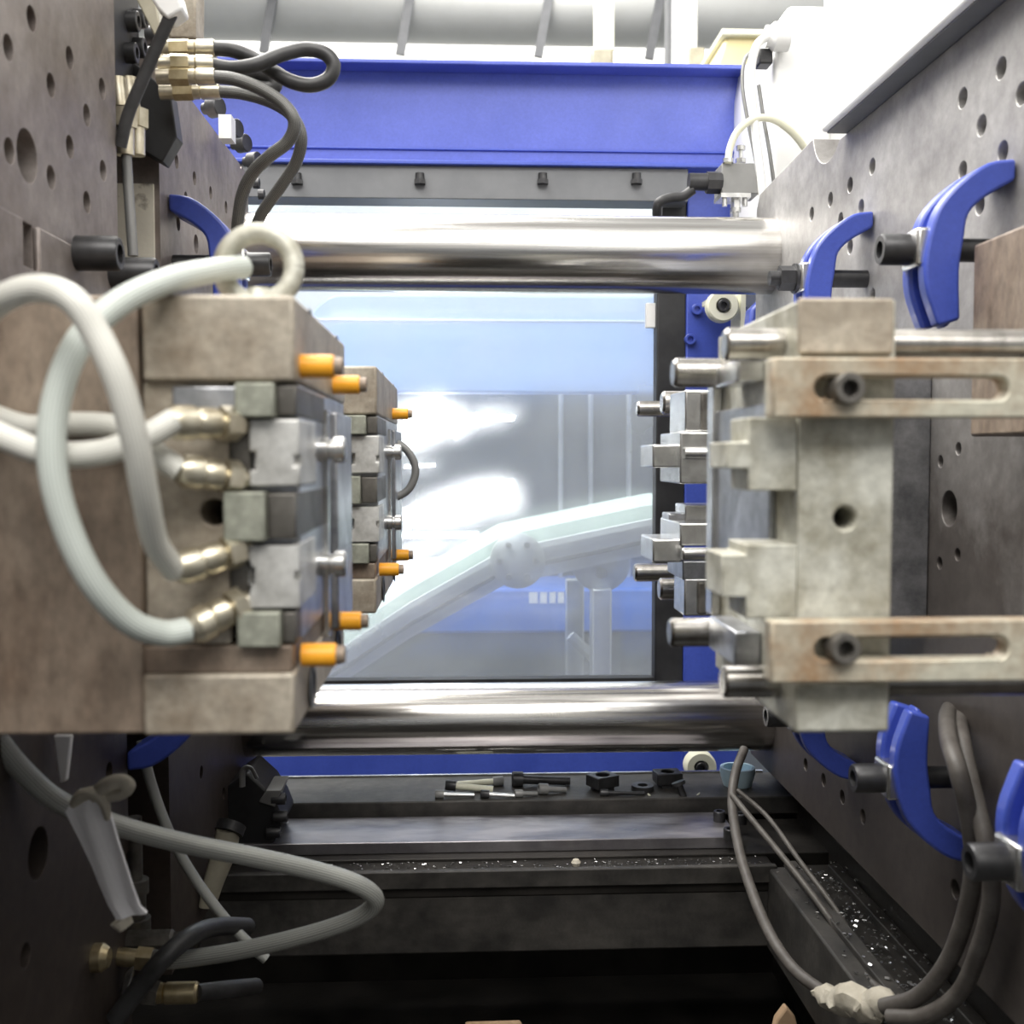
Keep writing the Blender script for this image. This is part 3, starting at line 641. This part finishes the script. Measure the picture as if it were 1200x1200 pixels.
MB().box(XP - .012, XP, Y0 + .05, Y0 + .1, P(900, 775, .49).z, P(900, 735, .49).z).build('heel_block', 'ground', m3, .001)
for py, tipx, baseX, Y, rp_ in ((404, 848, .30, .452, 20), (799, 846, .30, .452, 19)):
    q = P(tipx, py, Y)
    MB().lathe(q, (1, 0, 0), [(0, 0), (0, .0055), (.0012, .0068), (baseX - q.x, .0068), (baseX - q.x, 0)], 32).build('guide_pillar', 'pin', m3)
for py, tipx, Y in ((437, 788, .548), (741, 784, .548)):
    q = P(tipx, py, Y)
    MB().lathe(q, (1, 0, 0), [(0, 0), (0, .006), (.0015, .0073), (XP + .02 - q.x, .0073), (XP + .02 - q.x, 0)], 32).build('guide_pillar', 'pin', m3)
# far plate of the three-plate mould (towards the platen)
MB().box(.272, XR, Y0 + .0, .52, zb3 + .004, zt3 - .003).build('clamp_plate', 'mdark', m3, .0014)
# slotted straps
def strap(y0, y1, x0, sy, px_screw, name_m):
    Yf = Y0 - .014
    xl_ = P(x0, (y0 + y1) / 2, Yf).x; xr_ = .285
    zt_, zb_ = P(1000, y0, Yf).z, P(1000, y1, Yf).z
    cut = MB(); cz = P(1100, sy, Yf).z; hs = 13.5 * Yf / F
    sx0, sx1 = P(968, sy, Yf).x, P(1170, sy, Yf).x
    cut.box(sx0, sx1, Yf - .01, Yf + .03, cz - hs, cz + hs)
    cut.cyl((sx1, Yf - .01, cz), (sx1, Yf + .03, cz), hs, 24)
    cut.cyl((sx0, Yf - .01, cz), (sx0, Yf + .03, cz), hs, 24)
    st = MB().box(xl_, xr_, Yf, Y0 - .0035, zb_, zt_).build('slotted_strap', name_m, m3, .001, cut=cut)
    c = P(px_screw, sy, Yf - .003)
    MB().socket(c + Vector((0, .010, 0)), (0, -1, 0), 19 * Yf / F, .012).build('shoulder_screw', 'mdark', st)
    return st
strap(419, 489, 905, 455, 995, 'rust')
strap(728, 800, 903, 760, 990, 'rust')

m4 = thing('injection_mould', 'farther bright mould half with long pins and core sliders, at right', 'mould', (.3, .95, H - .107), 'mould halves on the right platen')
XQ = .243
MB().box(XQ, XR, .79, 1.06, H - .12, H + .062).build('core_plate', 'ground', m4, .0015)
for py, tipx, Y, r in ((472, 775, .907, .0098), (479, 746, 1.02, .0073), (690, 772, .907, .0092), (671, 743, 1.02, .0085)):
    q = P(tipx, py, Y)
    MB().lathe(q, (1, 0, 0), [(0, 0), (0, r * .82), (.0018, r), (XQ - q.x, r), (XQ - q.x, 0)], 32).build('guide_pillar', 'pin', m4)
def blk(px0, py0, px1, py1, Ya, Yb, m, nm, ext=True):
    a = P(px0, (py0 + py1) / 2, Ya); b = P(px1, (py0 + py1) / 2, Ya)
    return MB().box(a.x, XQ if ext else b.x, Ya, Yb, P((px0 + px1) / 2, py1, Ya).z, P((px0 + px1) / 2, py0, Ya).z).build(nm, m, m4, .0012)
blk(803, 457, 845, 506, .80, .86, 'bright', 'upper_post')
blk(822, 460, 834, 504, .797, .80, 'mdark', 'post_groove', False)
blk(797, 506, 845, 567, .79, .87, 'bright', 'core_slider')
blk(765, 521, 797, 548, .795, .85, 'bright', 'slider_tongue', False)
c = P(802, 531, .787); MB().cyl(c, c + Vector((.017, 0, 0)), .0042, 20).build('slider_pin', 'bright', m4)
blk(803, 592, 830, 613, .83, .87, 'bright', 'core_tip')
blk(784, 602, 803, 618, .835, .865, 'ground', 'core_tongue', False)
blk(797, 613, 842, 640, .79, .87, 'bright', 'core_slider')
blk(765, 632, 800, 659, .795, .85, 'bright', 'slider_tongue', False)
c = P(799, 649, .785); MB().lathe(c, (1, 0, 0), [(0, 0), (0, .0038), (.001, .0046), (.03, .0046), (.032, .0038), (.034, .0038), (.034, 0)], 20).build('slider_pin', 'bright', m4)
blk(800, 657, 845, 680, .80, .86, 'ground', 'lower_core')
blk(802, 678, 830, 722, .80, .84, 'bright', 'lower_post')
blk(818, 682, 828, 720, .797, .80, 'mdark', 'post_groove', False)

# ================================================================== machine bed
bd = thing('machine_bed', 'black oily machine bed with slide rail and ledge at the bottom', 'machine bed', (0, 1.1, 0))
zl = -.377; zr_ = -.39; zg = -.405
MB().box(-.6, .45, 1.19, 1.284, H + zl - .02, H + zl).build('ledge', 'bedface', bd, .0015)
MB().box(-.6, .36, 1.284, 1.288, H + zl - .02, H + zl + .002).build('ledge_lip', 'bright', bd)
x_r = PZ(862, 975, zr_).x
MB().box(-.6, x_r, 1.10, 1.18, H + zr_ - .012, H + zr_).build('slide_rail', 'rail', bd, .001)
MB().box(-.6, .45, 1.085, 1.19, H - .47, H + zr_ - .012).build('rail_seat', 'bed', bd, .001)
MB().box(-.6, .31, 1.055, 1.09, H - .43, H + zg).build('gutter', 'bed', bd, .002)
MB().box(-.6, .31, 1.050, 1.058, H + zg - .014, H + zg + .003).build('gutter_lip', 'bedface', bd, .001)
MB().box(-.6, .31, 1.056, 1.085, H - .486, H + zg - .002).build('cross_beam', 'bedface', bd, .002)
MB().box(.302, .33, .2, 1.056, H - .486, H + zg).build('side_beam', 'bedface', bd, .002)
MB().box(.33, .46, .2, 1.07, H - .44, H + zg - .004).build('side_tray', 'bed', bd, .001)
MB().box(.318, .33, .2, 1.056, H + zg, H + zg + .006).build('tray_lip', 'bedface', bd, .001)
MB().box(.36, .372, .2, 1.05, H + zg - .004, H + zg + .004).build('tray_rib', 'bed', bd, .001)
MB().box(-.6, .46, .6, 1.9, H - .64, H - .63).build('chute_floor', 'bed', bd)
MB().box(-.6, .46, 1.3, 1.32, H - .63, H - .40).build('rear_skirt', 'bed', bd)
for px, py in ((843, 957), (855, 978), (868, 960)):
    c = PZ(px, py + 5, zr_); MB().socket(c, (0, 0, 1), .0065, .011).build('rail_screw', 'oxide', bd)
# slide shoe under the moving platen
sh = thing('slide_shoe', 'black slide shoe with small bolts riding on the rail', 'slide shoe', PZ(300, 990, zr_))
MB().ppoly([(262, 992), (262, 925), (290, 905), (312, 925), (325, 945), (333, 965), (318, 992)], 1.105, 1.175).build('shoe_body', 'black', sh, .003)
MB().ppoly([(303, 940), (312, 926), (330, 926), (322, 946)], 1.10, 1.15).build('wiper_plate', 'grey', sh, .001)
for px, py in ((328, 936), (330, 957), (322, 975)): 
    c = P(px, py, 1.105); MB().socket(c - Vector((.008, 0, 0)), (1, 0, 0), .006, .014).build('shoe_bolt', 'oxide', sh)
MB().tube([P(284, 922, 1.09), P(285, 902, 1.09), P(294, 900, 1.09), P(301, 912, 1.09)], .0035, 8, 6, .5).build('wire_clip', 'grey', sh)
hd = thing('tan_handle', 'tan plastic lever hanging in the shadow below the left platen', 'lever', P(248, 1060, .98))
MB().tube([P(268, 972, .98), P(262, 1000, .98), P(250, 1035, .98), P(243, 1062, .98)], [.012, .0125, .0105, .0085], 16, 8, .6).build('grip', 'tan', hd)
MB().cyl(P(272, 965, .985), P(268, 976, .98), .013, 20).build('end_cap', 'black', hd)

# loose fasteners lying on the ledge
ZL = H + zl
def loose_bolt(px0, px1, py, Y, rs, rh, lh, label, m='oxide', ang=0., flip=False, m2=None, lift=0.):
    a = P(px0, py, Y); b = P(px1, py, Y); L = b.x - a.x
    d = Vector((math.cos(ang), math.sin(ang), 0))
    if flip: a = Vector((b.x, Y, 0)); d = -d
    a = Vector((a.x, Y, ZL + rh + lift))
    tilt = Vector((0, 0, -(rh - rs) / L)) if lift == 0 else Vector((0, 0, -.1))
    d = (d + tilt).normalized()
    t = thing('socket_bolt', label, 'bolt', (a.x, a.y, ZL), 'loose bolts on the ledge')
    MB().socket(a + d * lh, -d, rh, lh).build('bolt_head', m, t)
    MB().cyl(a + d * lh, a + d * (L * .45), rs, 14).build('shank', m2 or m, t)
    MB().cyl(a + d * (L * .45), a + d * L, rs * .93, 14).build('thread', m2 or m, t)
loose_bolt(510, 556, 946, 1.20, .0026, .0048, .0095, 'thin bolt lying at the left end of the pile on the ledge', 'grey', .05, m2='bright')
loose_bolt(522, 578, 939, 1.225, .004, .0058, .012, 'pale bolt with dark head lying behind the leftmost thin bolt', 'oxide', -.05, m2='cream', lift=.002)
loose_bolt(536, 590, 941, 1.245, .0034, .0055, .012, 'cream bolt with its head pointing right on the ledge', 'grey', .06, True, m2='cream')
loose_bolt(563, 603, 946, 1.20, .0026, .0046, .010, 'short thin bolt in the middle of the pile on the ledge', 'oxide', -.06, m2='bright')
loose_bolt(600, 668, 935, 1.24, .0052, .0088, .0125, 'largest black socket bolt lying on the ledge', 'oxide', .02)
loose_bolt(603, 630, 946, 1.20, .0026, .0044, .009, 'small grey bolt in front of the largest black bolt', 'grey', .15)
loose_bolt(631, 664, 943, 1.21, .0034, .0062, .0105, 'stubby bolt lying at the right of the largest black bolt', 'grey', .12)
loose_bolt(703, 755, 947, 1.20, .0024, .004, .009, 'slender dark bolt in front of the two square nuts', 'oxide', 0)
def tnut(px, py, Y, s, label, rot):
    c = P(px, py, Y); c.z = ZL
    t = thing('square_nut', label, 'nut', c, 'square nuts on the ledge')
    ct = MB().cyl(c + Vector((0, 0, -.01)), c + Vector((0, 0, .05)), s * .26, 20)
    R = Matrix.Rotation(rot, 3, 'Z')
    mb = MB().rbox(c + Vector((0, 0, .0105)), (s, s * .8, .013), R)
    mb.build('nut_body', 'oxide', t, .001, cut=ct)
    MB().rbox(c + Vector((0, 0, .002)), (s * .6, s * .7, .0041), R).build('nut_foot', 'oxide', t)
tnut(706, 936, 1.225, .030, 'black square nut nearest the middle of the ledge', .5)
tnut(782, 938, 1.235, .030, 'black square nut beside the standing bolt', .08)
c = P(753, 941, 1.22); c.z = ZL
w_ = MB().lathe(c, (0, 0, 1), [(0, .006), (0, .013), (.006, .0125), (.006, .006), (0, .006)], 28).build('washer', 'oxide'); tag(w_, 'black thick washer lying between the square nuts', 'washer')
sb = thing('socket_bolt', 'black bolt standing head up beside the roller', 'bolt', P(804, 942, 1.196), 'loose bolts on the ledge')
b0 = P(804, 942, 1.196); b1 = P(796, 920, 1.20)
MB().cyl(b0, b1, .0042, 14).build('shank', 'oxide', sb)
MB().cyl(b1, b1 + (b1 - b0).normalized() * .004, .0078, 20).build('bolt_head', 'oxide', sb)
for k, (pp, lab) in enumerate(([[(759, 932), (764, 937), (769, 941)], 'white plastic sliver leaning beside the washer'], [[(820, 931), (815, 937), (813, 944)], 'curved white plastic sliver beside the pale blue cap'])):
    o = MB().tube([P(x, y - 2, 1.2) for x, y in pp], [.0008, .002, .0012], 8, 4, .5).build('plastic_sliver', 'cream'); tag(o, lab, 'scrap', 'plastic slivers on the ledge')
cp = thing('bottle_cap', 'pale blue plastic cap lying on the ledge by the cables', 'cap', (P(864, 930, 1.235).x, 1.235, ZL))
c = Vector((P(864, 930, 1.235).x, 1.235, ZL))
MB().lathe(c, (0, 0, 1), [(0, 0), (0, .016), (.014, .020), (.021, .020), (.021, .016), (.006, .013), (.006, 0)], 28).build('cap_body', 'lblue', cp)
c2 = PZ(675, 1014, zg); 
o = MB().lathe(c2, (0, 0, 1), [(0, 0), (0, .004), (.003, .005), (.006, .003), (.007, 0)], 8).build('pebble', 'tape'); tag(o, 'small pale crumb lying in the gutter', 'debris')

# metal chips on the wet side tray
ch = MB()
for k in range(700):
    y = random.uniform(.5, 1.05); x = .352 + random.gauss(0, .011) if random.random() < .75 else random.uniform(.306, .345)
    z = H + zg + (.0005 if x > .335 else .0015); s_ = random.uniform(.0005, .0021)
    if .317 < x < .331: z += .006
    if .36 < x < .372: z += .008
    ch.rbox((x, y, z), (s_ * 1.8, s_, s_ * .4), Matrix.Rotation(random.random() * 3, 3, 'Z') @ Matrix.Rotation(random.uniform(-.6, .6), 3, 'X'))
o = ch.build('metal_chips', 'bright', smooth=False); tag(o, 'scattered shiny metal chips on the oily side tray', 'chips', kind='stuff')
gh = MB()
for k in range(260):
    x = random.uniform(-.16, .3); y = random.uniform(1.06, 1.083); s_ = random.uniform(.0005, .0014)
    gh.rbox((x, y, H + zg + .0006), (s_ * 2, s_, s_ * .5), Matrix.Rotation(random.random() * 3, 3, 'Z') @ Matrix.Rotation(random.uniform(-.7, .7), 3, 'X'))
o = gh.build('metal_chips', 'bright', smooth=False); tag(o, 'fine metal crumbs scattered along the gutter in front of the rail', 'chips', kind='stuff')

# cables at lower right
hose('power_cable', 'dark cable hanging from the tie bar end down to the tan tape', 'cable', [(872, 878, 1.14), (862, 905, 1.11), (858, 940, 1.08), (864, 985, 1.02), (876, 1030, .97), (900, 1090, .90), (930, 1135, .85), (975, 1170, .80)], .0048, 'brubber', 'cables at lower right')
hose('power_cable', 'dark double cable running diagonally across the side beam', 'cable', [(858, 932, 1.08), (885, 965, 1.04), (930, 1020, .98), (975, 1080, .92), (990, 1110, .885), (1015, 1145, .83), (1060, 1182, .76)], .0030, 'brubber', 'cables at lower right')
hose('power_cable', 'thin dark cable lying above the double cable on the side beam', 'cable', [(864, 926, 1.09), (900, 958, 1.06), (938, 1010, .99), (984, 1072, .93), (1004, 1112, .885), (1034, 1152, .82), (1080, 1188, .74)], .0024, 'brubber', 'cables at lower right')
hose('power_cable', 'dark cable curving up from the tan tape past the blue clamp', 'cable', [(1035, 1180, .74), (1075, 1168, .72), (1110, 1128, .70), (1132, 1070, .68), (1141, 1010, .665), (1134, 950, .655), (1122, 900, .655), (1112, 868, .68), (1110, 842, .72), (1114, 828, .77)], .0058, 'brubber', 'cables at lower right')
hose('power_cable', 'outer dark cable loop nearest the right edge of the picture', 'cable', [(1042, 1192, .73), (1085, 1190, .71), (1125, 1162, .69), (1150, 1105, .665), (1162, 1050, .65), (1157, 995, .645), (1146, 950, .655), (1134, 900, .675), (1126, 860, .70), (1122, 835, .755)], .0056, 'brubber', 'cables at lower right')
tp = MB().tube([P(956, 1163, .81), P(968, 1166, .80), P(985, 1174, .785), P(1000, 1170, .77), P(1018, 1182, .76), P(1034, 1176, .75), P(1050, 1186, .74)], [.004, .0085, .0105, .0115, .0105, .0115, .007], 11, 5)
for v in tp.bm.verts: v.co += Vector((random.uniform(-1, 1), random.uniform(-1, 1), random.uniform(-1, 1))) * .0014
o = tp.build('tape_wrap', 'tape'); tag(o, 'crumpled tan tape wrapped round the cables at lower right', 'tape')
o = MB().ppoly([(898, 1245), (910, 1196), (922, 1180), (932, 1192), (946, 1245)], .93, .94).build('cardboard_scrap', 'card', None, .002); tag(o, 'brown cardboard scrap at the bottom below the side beam', 'cardboard')
o = MB().ppoly([(540, 1260), (545, 1200), (610, 1198), (640, 1260)], 1.0, 1.006).build('cardboard_scrap', 'card', None, .002); tag(o, 'sliver of brown cardboard at the bottom edge centre', 'cardboard')

# ================================================================== hydraulic manifold at top left
mf = thing('hydraulic_manifold', 'black hydraulic manifold with socket screws in the platen gap, top left', 'manifold', P(160, 180, .83))
XM = XL - .012
MB().box(XL - .08, XM, .78, .88, P(150, 150, .83).z, H + .50).build('manifold_block', 'black', mf, .002)
MB().ppoly([(120, 40), (200, 110), (207, 160), (190, 190), (165, 175), (148, 130), (122, 90)], .86, .88).build('lower_bracket', 'black', mf, .001)
for px, py in ((159, 22), (172, 42), (158, 56), (176, 66), (148, 62), (150, 25)):
    c = PX(px, py, XM); MB().socket(c, (1, 0, 0), .0075, .008).build('socket_screw', 'oxide', mf)
MB().ppoly([(150, -20), (178, -20), (190, 42), (182, 44)], .80, .815).build('edge_guard', 'tan', mf, .001)
MB().ppoly([(205, -40), (230, -40), (229, 45), (198, 45), (190, 20)], .90, .93).build('back_plate', 'mbeige', mf, .002)
MB().ppoly([(172, -10), (208, -14), (214, 10), (196, 22), (184, 10)], .76, .78).build('cable_plug', 'white', mf, .002)
hose('control_cable', 'straight black cable slanting across the manifold', 'cable', [(203, 12, .765), (188, 45, .768), (165, 98, .772), (150, 135, .775), (141, 172, .779)], .0042, 'rubber')
def hyd(label, fit_a, fit_b, pts, r, m, second=None):
    t = thing('hydraulic_hose', label, 'hose', min([P(*p) for p in pts], key=lambda v: v.z), 'hydraulic hoses at the manifold')
    MB().tube([P(*p) for p in pts], r, 16, 10).build('hose_body', m, t)
    for fa, fb in [(fit_a, fit_b)] + ([second] if second else []):
        a, b = P(*fa), P(*fb); ax = (b - a); L = ax.length; ax.normalize()
        MB().cyl(a, a + ax * L * .42, r * 1.42, 6).build('hex_nut', 'brass', t)
        MB().lathe(a + ax * L * .40, ax, [(0, 0), (0, r * 1.2), (L * .16, r * 1.2), (L * .18, r * 1.05), (L * .2, r * 1.28), (L * .56, r * 1.28), (L * .6, r * 1.2), (L * .6, 0)], 20).build('ferrule', 'nickel', t)
        MB().cyl(a - ax * L * .3, a, r * 1.2, 16).build('adapter', 'nickel', t)
    return t
hyd('thick black hydraulic hose making a closed loop at the top left', (200, 58, .83), (252, 57, .83), [(248, 57, .83), (272, 59, .83), (296, 68, .83), (318, 82, .825), (340, 95, .82), (364, 100, .82), (384, 93, .82), (391, 77, .82), (381, 63, .82), (358, 58, .82), (330, 64, .815), (300, 76, .81), (272, 80, .81), (246, 76, .81)], .0052, 'rubber', ((200, 75, .805), (250, 76, .81)))
hyd('upper dark braided hydraulic hose bending down behind the lifting eye', (200, 90, .80), (252, 90, .80), [(248, 90, .80), (275, 93, .80), (305, 104, .80), (332, 122, .80), (345, 143, .80), (338, 165, .805), (316, 183, .81), (296, 203, .82), (284, 228, .83), (279, 258, .84), (277, 285, .85)], .0046, 'dbraid')
hyd('lower dark braided hydraulic hose bending down to the right of its neighbour', (204, 108, .84), (258, 107, .84), [(254, 107, .84), (285, 110, .84), (318, 120, .84), (342, 136, .84), (353, 160, .84), (347, 190, .85), (328, 220, .86), (308, 248, .87), (296, 275, .88)], .0045, 'dbraid')
hyd('short black hydraulic hose stub curled under the closed loop', (206, 74, .86), (254, 78, .86), [(250, 78, .86), (280, 84, .86), (305, 86, .86), (320, 92, .86), (321, 102, .86), (308, 104, .86), (290, 100, .86)], .0058, 'rubber')
# grey coupling and hose standing in the gap
cq = thing('hose_coupling', 'grey stacked hose couplings standing in the platen gap', 'coupling', P(158, 300, .82))
for px, Y in ((147, .80), (160, .82)):
    MB().cyl(P(px, 182, Y), P(px, 150, Y), .0062, 14).build('sleeve', 'nickel', cq)
    MB().cyl(P(px, 150, Y), P(px, 128, Y), .0085, 6).build('hex_nut', 'nickel', cq)
    MB().cyl(P(px - 6, 126, Y), P(px - 10, 92, Y), .0065, 14).build('elbow', 'nickel', cq)
MB().tube([P(148, 182, .80), P(150, 215, .80), P(153, 255, .80), P(156, 300, .80)], .0036, 12, 6).build('lower_hose', 'grey', cq)

# ================================================================== lower left hoses and fittings
lh = thing('water_hose', 'long grey braided hose sweeping from the left edge into a pointed loop', 'hose', P(440, 1100, .72))
MB().tube([P(*p) for p in [(-40, 800, .56), (-10, 858, .57), (28, 905, .58), (70, 940, .6), (130, 965, .62), (210, 987, .64), (300, 1005, .66), (375, 1022, .68), (422, 1038, .69), (440, 1055, .70), (425, 1072, .71), (385, 1088, .72), (330, 1103, .73), (270, 1116, .74), (215, 1124, .75), (190, 1126, .75)]], .0058, 16, 10).build('hose_body', 'braid', lh)
a, b = P(195, 1126, .75), P(140, 1121, .75); ax = (b - a).normalized(); L = (b - a).length
MB().lathe(a, ax, [(0, 0), (0, .0068), (L * .3, .0068), (L * .3, 0)], 18).build('ferrule', 'mdark', lh)
MB().cyl(a + ax * L * .3, a + ax * L * .62, .0085, 6).build('hex_nut', 'brass', lh)
MB().cyl(a + ax * L * .62, a + ax * L * 1.05, .0062, 16).build('nipple', 'brass', lh)
hose('drain_hose', 'narrow grey braided hose hanging down behind the pointed loop', 'hose', [(166, 868, .80), (172, 900, .80), (186, 945, .80), (205, 990, .80), (232, 1035, .80), (265, 1078, .80), (298, 1112, .80), (312, 1124, .8)], .0038, 'braid')
hose('drain_hose', 'black hose crossing over the brass fitting at lower left', 'hose', [(135, 1195, .72), (165, 1155, .72), (195, 1120, .72), (225, 1096, .74), (255, 1086, .78), (290, 1086, .82)], .0065, 'rubber')
nb = thing('hose_nipple', 'brass ribbed nipple with black hose below the pointed loop', 'nipple', P(210, 1170, .76))
MB().lathe(P(185, 1164, .76), (1, 0, 0), [(0, 0), (0, .007), (.004, .007), (.004, .006), (.006, .0075), (.026, .0075), (.028, .006), (.028, 0)], 20).build('ferrule', 'brass', nb)
MB().tube([P(230, 1164, .76), P(262, 1160, .78), P(300, 1156, .82)], .0062, 12, 6).build('hose_end', 'rubber', nb)
MB().cyl(P(168, 1162, .76), P(186, 1164, .76), .009, 6).build('hex_nut', 'mdark', nb)
o = MB().lathe(P(128, 1122, .70), (-1, 0, 0), [(0, 0), (0, .006), (.004, .009), (.02, .009), (.022, .006), (.022, 0)], 20).build('brass_plug', 'brass'); tag(o, 'blurred brass plug on the left platen beside the hose fitting', 'plug')
vf = thing('valve_fitting', 'dark upright valve fitting behind the white cloth strip', 'valve', P(160, 1100, .78))
MB().lathe(P(160, 1095, .78), (0, 0, 1), [(0, 0), (0, .010), (.012, .010), (.012, .007), (.03, .007), (.03, .009), (.04, .009), (.04, .005), (.085, .005), (.085, 0)], 20).build('valve_body', 'mdark', vf)
MB().lathe(P(150, 1103, .77), (1, 0, 0), [(0, 0), (0, .008), (.03, .008), (.032, .006), (.05, .006), (.05, 0)], 8).build('side_port', 'mdark', vf)
MB().ppoly([(140, 1165), (146, 1140), (158, 1130), (155, 1145), (146, 1172)], .745, .75).build('lever_plate', 'bright', vf, .001)
# white cloth strip tied on the hose
cl = thing('cloth_strip', 'white cloth strip knotted round the grey hose at lower left', 'cloth', P(155, 1085, .60))
def sheet(pl, Y, thick, wav, name, m):
    mb = MB(); n = len(pl); rows = []
    for i, (xa, xb, y) in enumerate(pl):
        row = []
        for k in range(9):
            f = k / 8; p = P(xa + (xb - xa) * f, y + 4 * f * (1 if i == n - 1 else 0) * -2, Y)
            p.y += wav * math.sin(f * 9 + i * .5); row.append(p)
        rows.append(row)
    V = [[mb.bm.verts.new(p) for p in r] for r in rows]; W = [[mb.bm.verts.new(p + Vector((0, thick, 0))) for p in r] for r in rows]
    for i in range(n - 1):
        for k in range(8):
            mb.bm.faces.new((V[i][k], V[i][k + 1], V[i + 1][k + 1], V[i + 1][k])); mb.bm.faces.new((W[i][k], W[i + 1][k], W[i + 1][k + 1], W[i][k + 1]))
    for k in range(8):
        mb.bm.faces.new((V[0][k], W[0][k], W[0][k + 1], V[0][k + 1])); mb.bm.faces.new((V[-1][k], V[-1][k + 1], W[-1][k + 1], W[-1][k]))
    for i in range(n - 1):
        mb.bm.faces.new((V[i][0], V[i + 1][0], W[i + 1][0], W[i][0])); mb.bm.faces.new((V[i][8], W[i][8], W[i + 1][8], V[i + 1][8]))
    return mb.build(name, m, cl)
sheet([(92, 118, 926), (76, 128, 952), (92, 138, 985), (106, 148, 1015), (116, 156, 1040), (126, 164, 1062), (136, 172, 1078)], .585, .003, .0014, 'hanging_tail', 'cloth')
MB().tube([P(88, 945, .59), P(98, 932, .585), P(112, 930, .583), P(122, 940, .583), P(126, 958, .586)], [.004, .0055, .006, .005, .003], 12, 6, .6).build('knot_band', 'tape', cl)
MB().tube([P(110, 932, .585), P(124, 920, .58), P(142, 916, .58), P(150, 922, .58), (P(142, 930, .582)), P(122, 934, .585)], .0042, 12, 8, .8).build('knot_loop', 'tape', cl)
MB().tube([P(141, 1076, .59), P(148, 1086, .59)], [.006, .0045], 10, 3).build('tail_end', 'tape', cl)
o = MB().ppoly([(62, 862), (84, 862), (78, 915), (70, 918)], .63, .634).build('cloth_scrap', 'cloth', None, .001); tag(o, 'small bluish white strip hanging under the near left mould', 'cloth')

# ================================================================== unseen panel added below the frame, keeps floor light off the bed
shade_panel = MB().box(-1.6, 1.6, .07, .10, 0, H - .26).build('front_light_blocker', 'bedface', None, .004)
tag(shade_panel, 'dark grey panel added below the opening to block low light', 'guard panel')

am = thing('rear_light_blocker', 'dark grey box added behind the camera to block low front light', 'machine', (0, -2.6, 0))  # unseen box with plinth and panels, added to block low front light
MB().box(-4, 4, -3.2, -2.2, .08, H + .5).build('added_body', 'ngrey', am, .01)
MB().box(-3.95, 3.95, -3.15, -2.25, 0, .08).build('plinth', 'black', am)
for k in range(5): MB().box(-3.6 + k * 1.5, -2.3 + k * 1.5, -2.2, -2.19, .4, H + .3).build('blocker_panel', 'dgrey', am, .004)
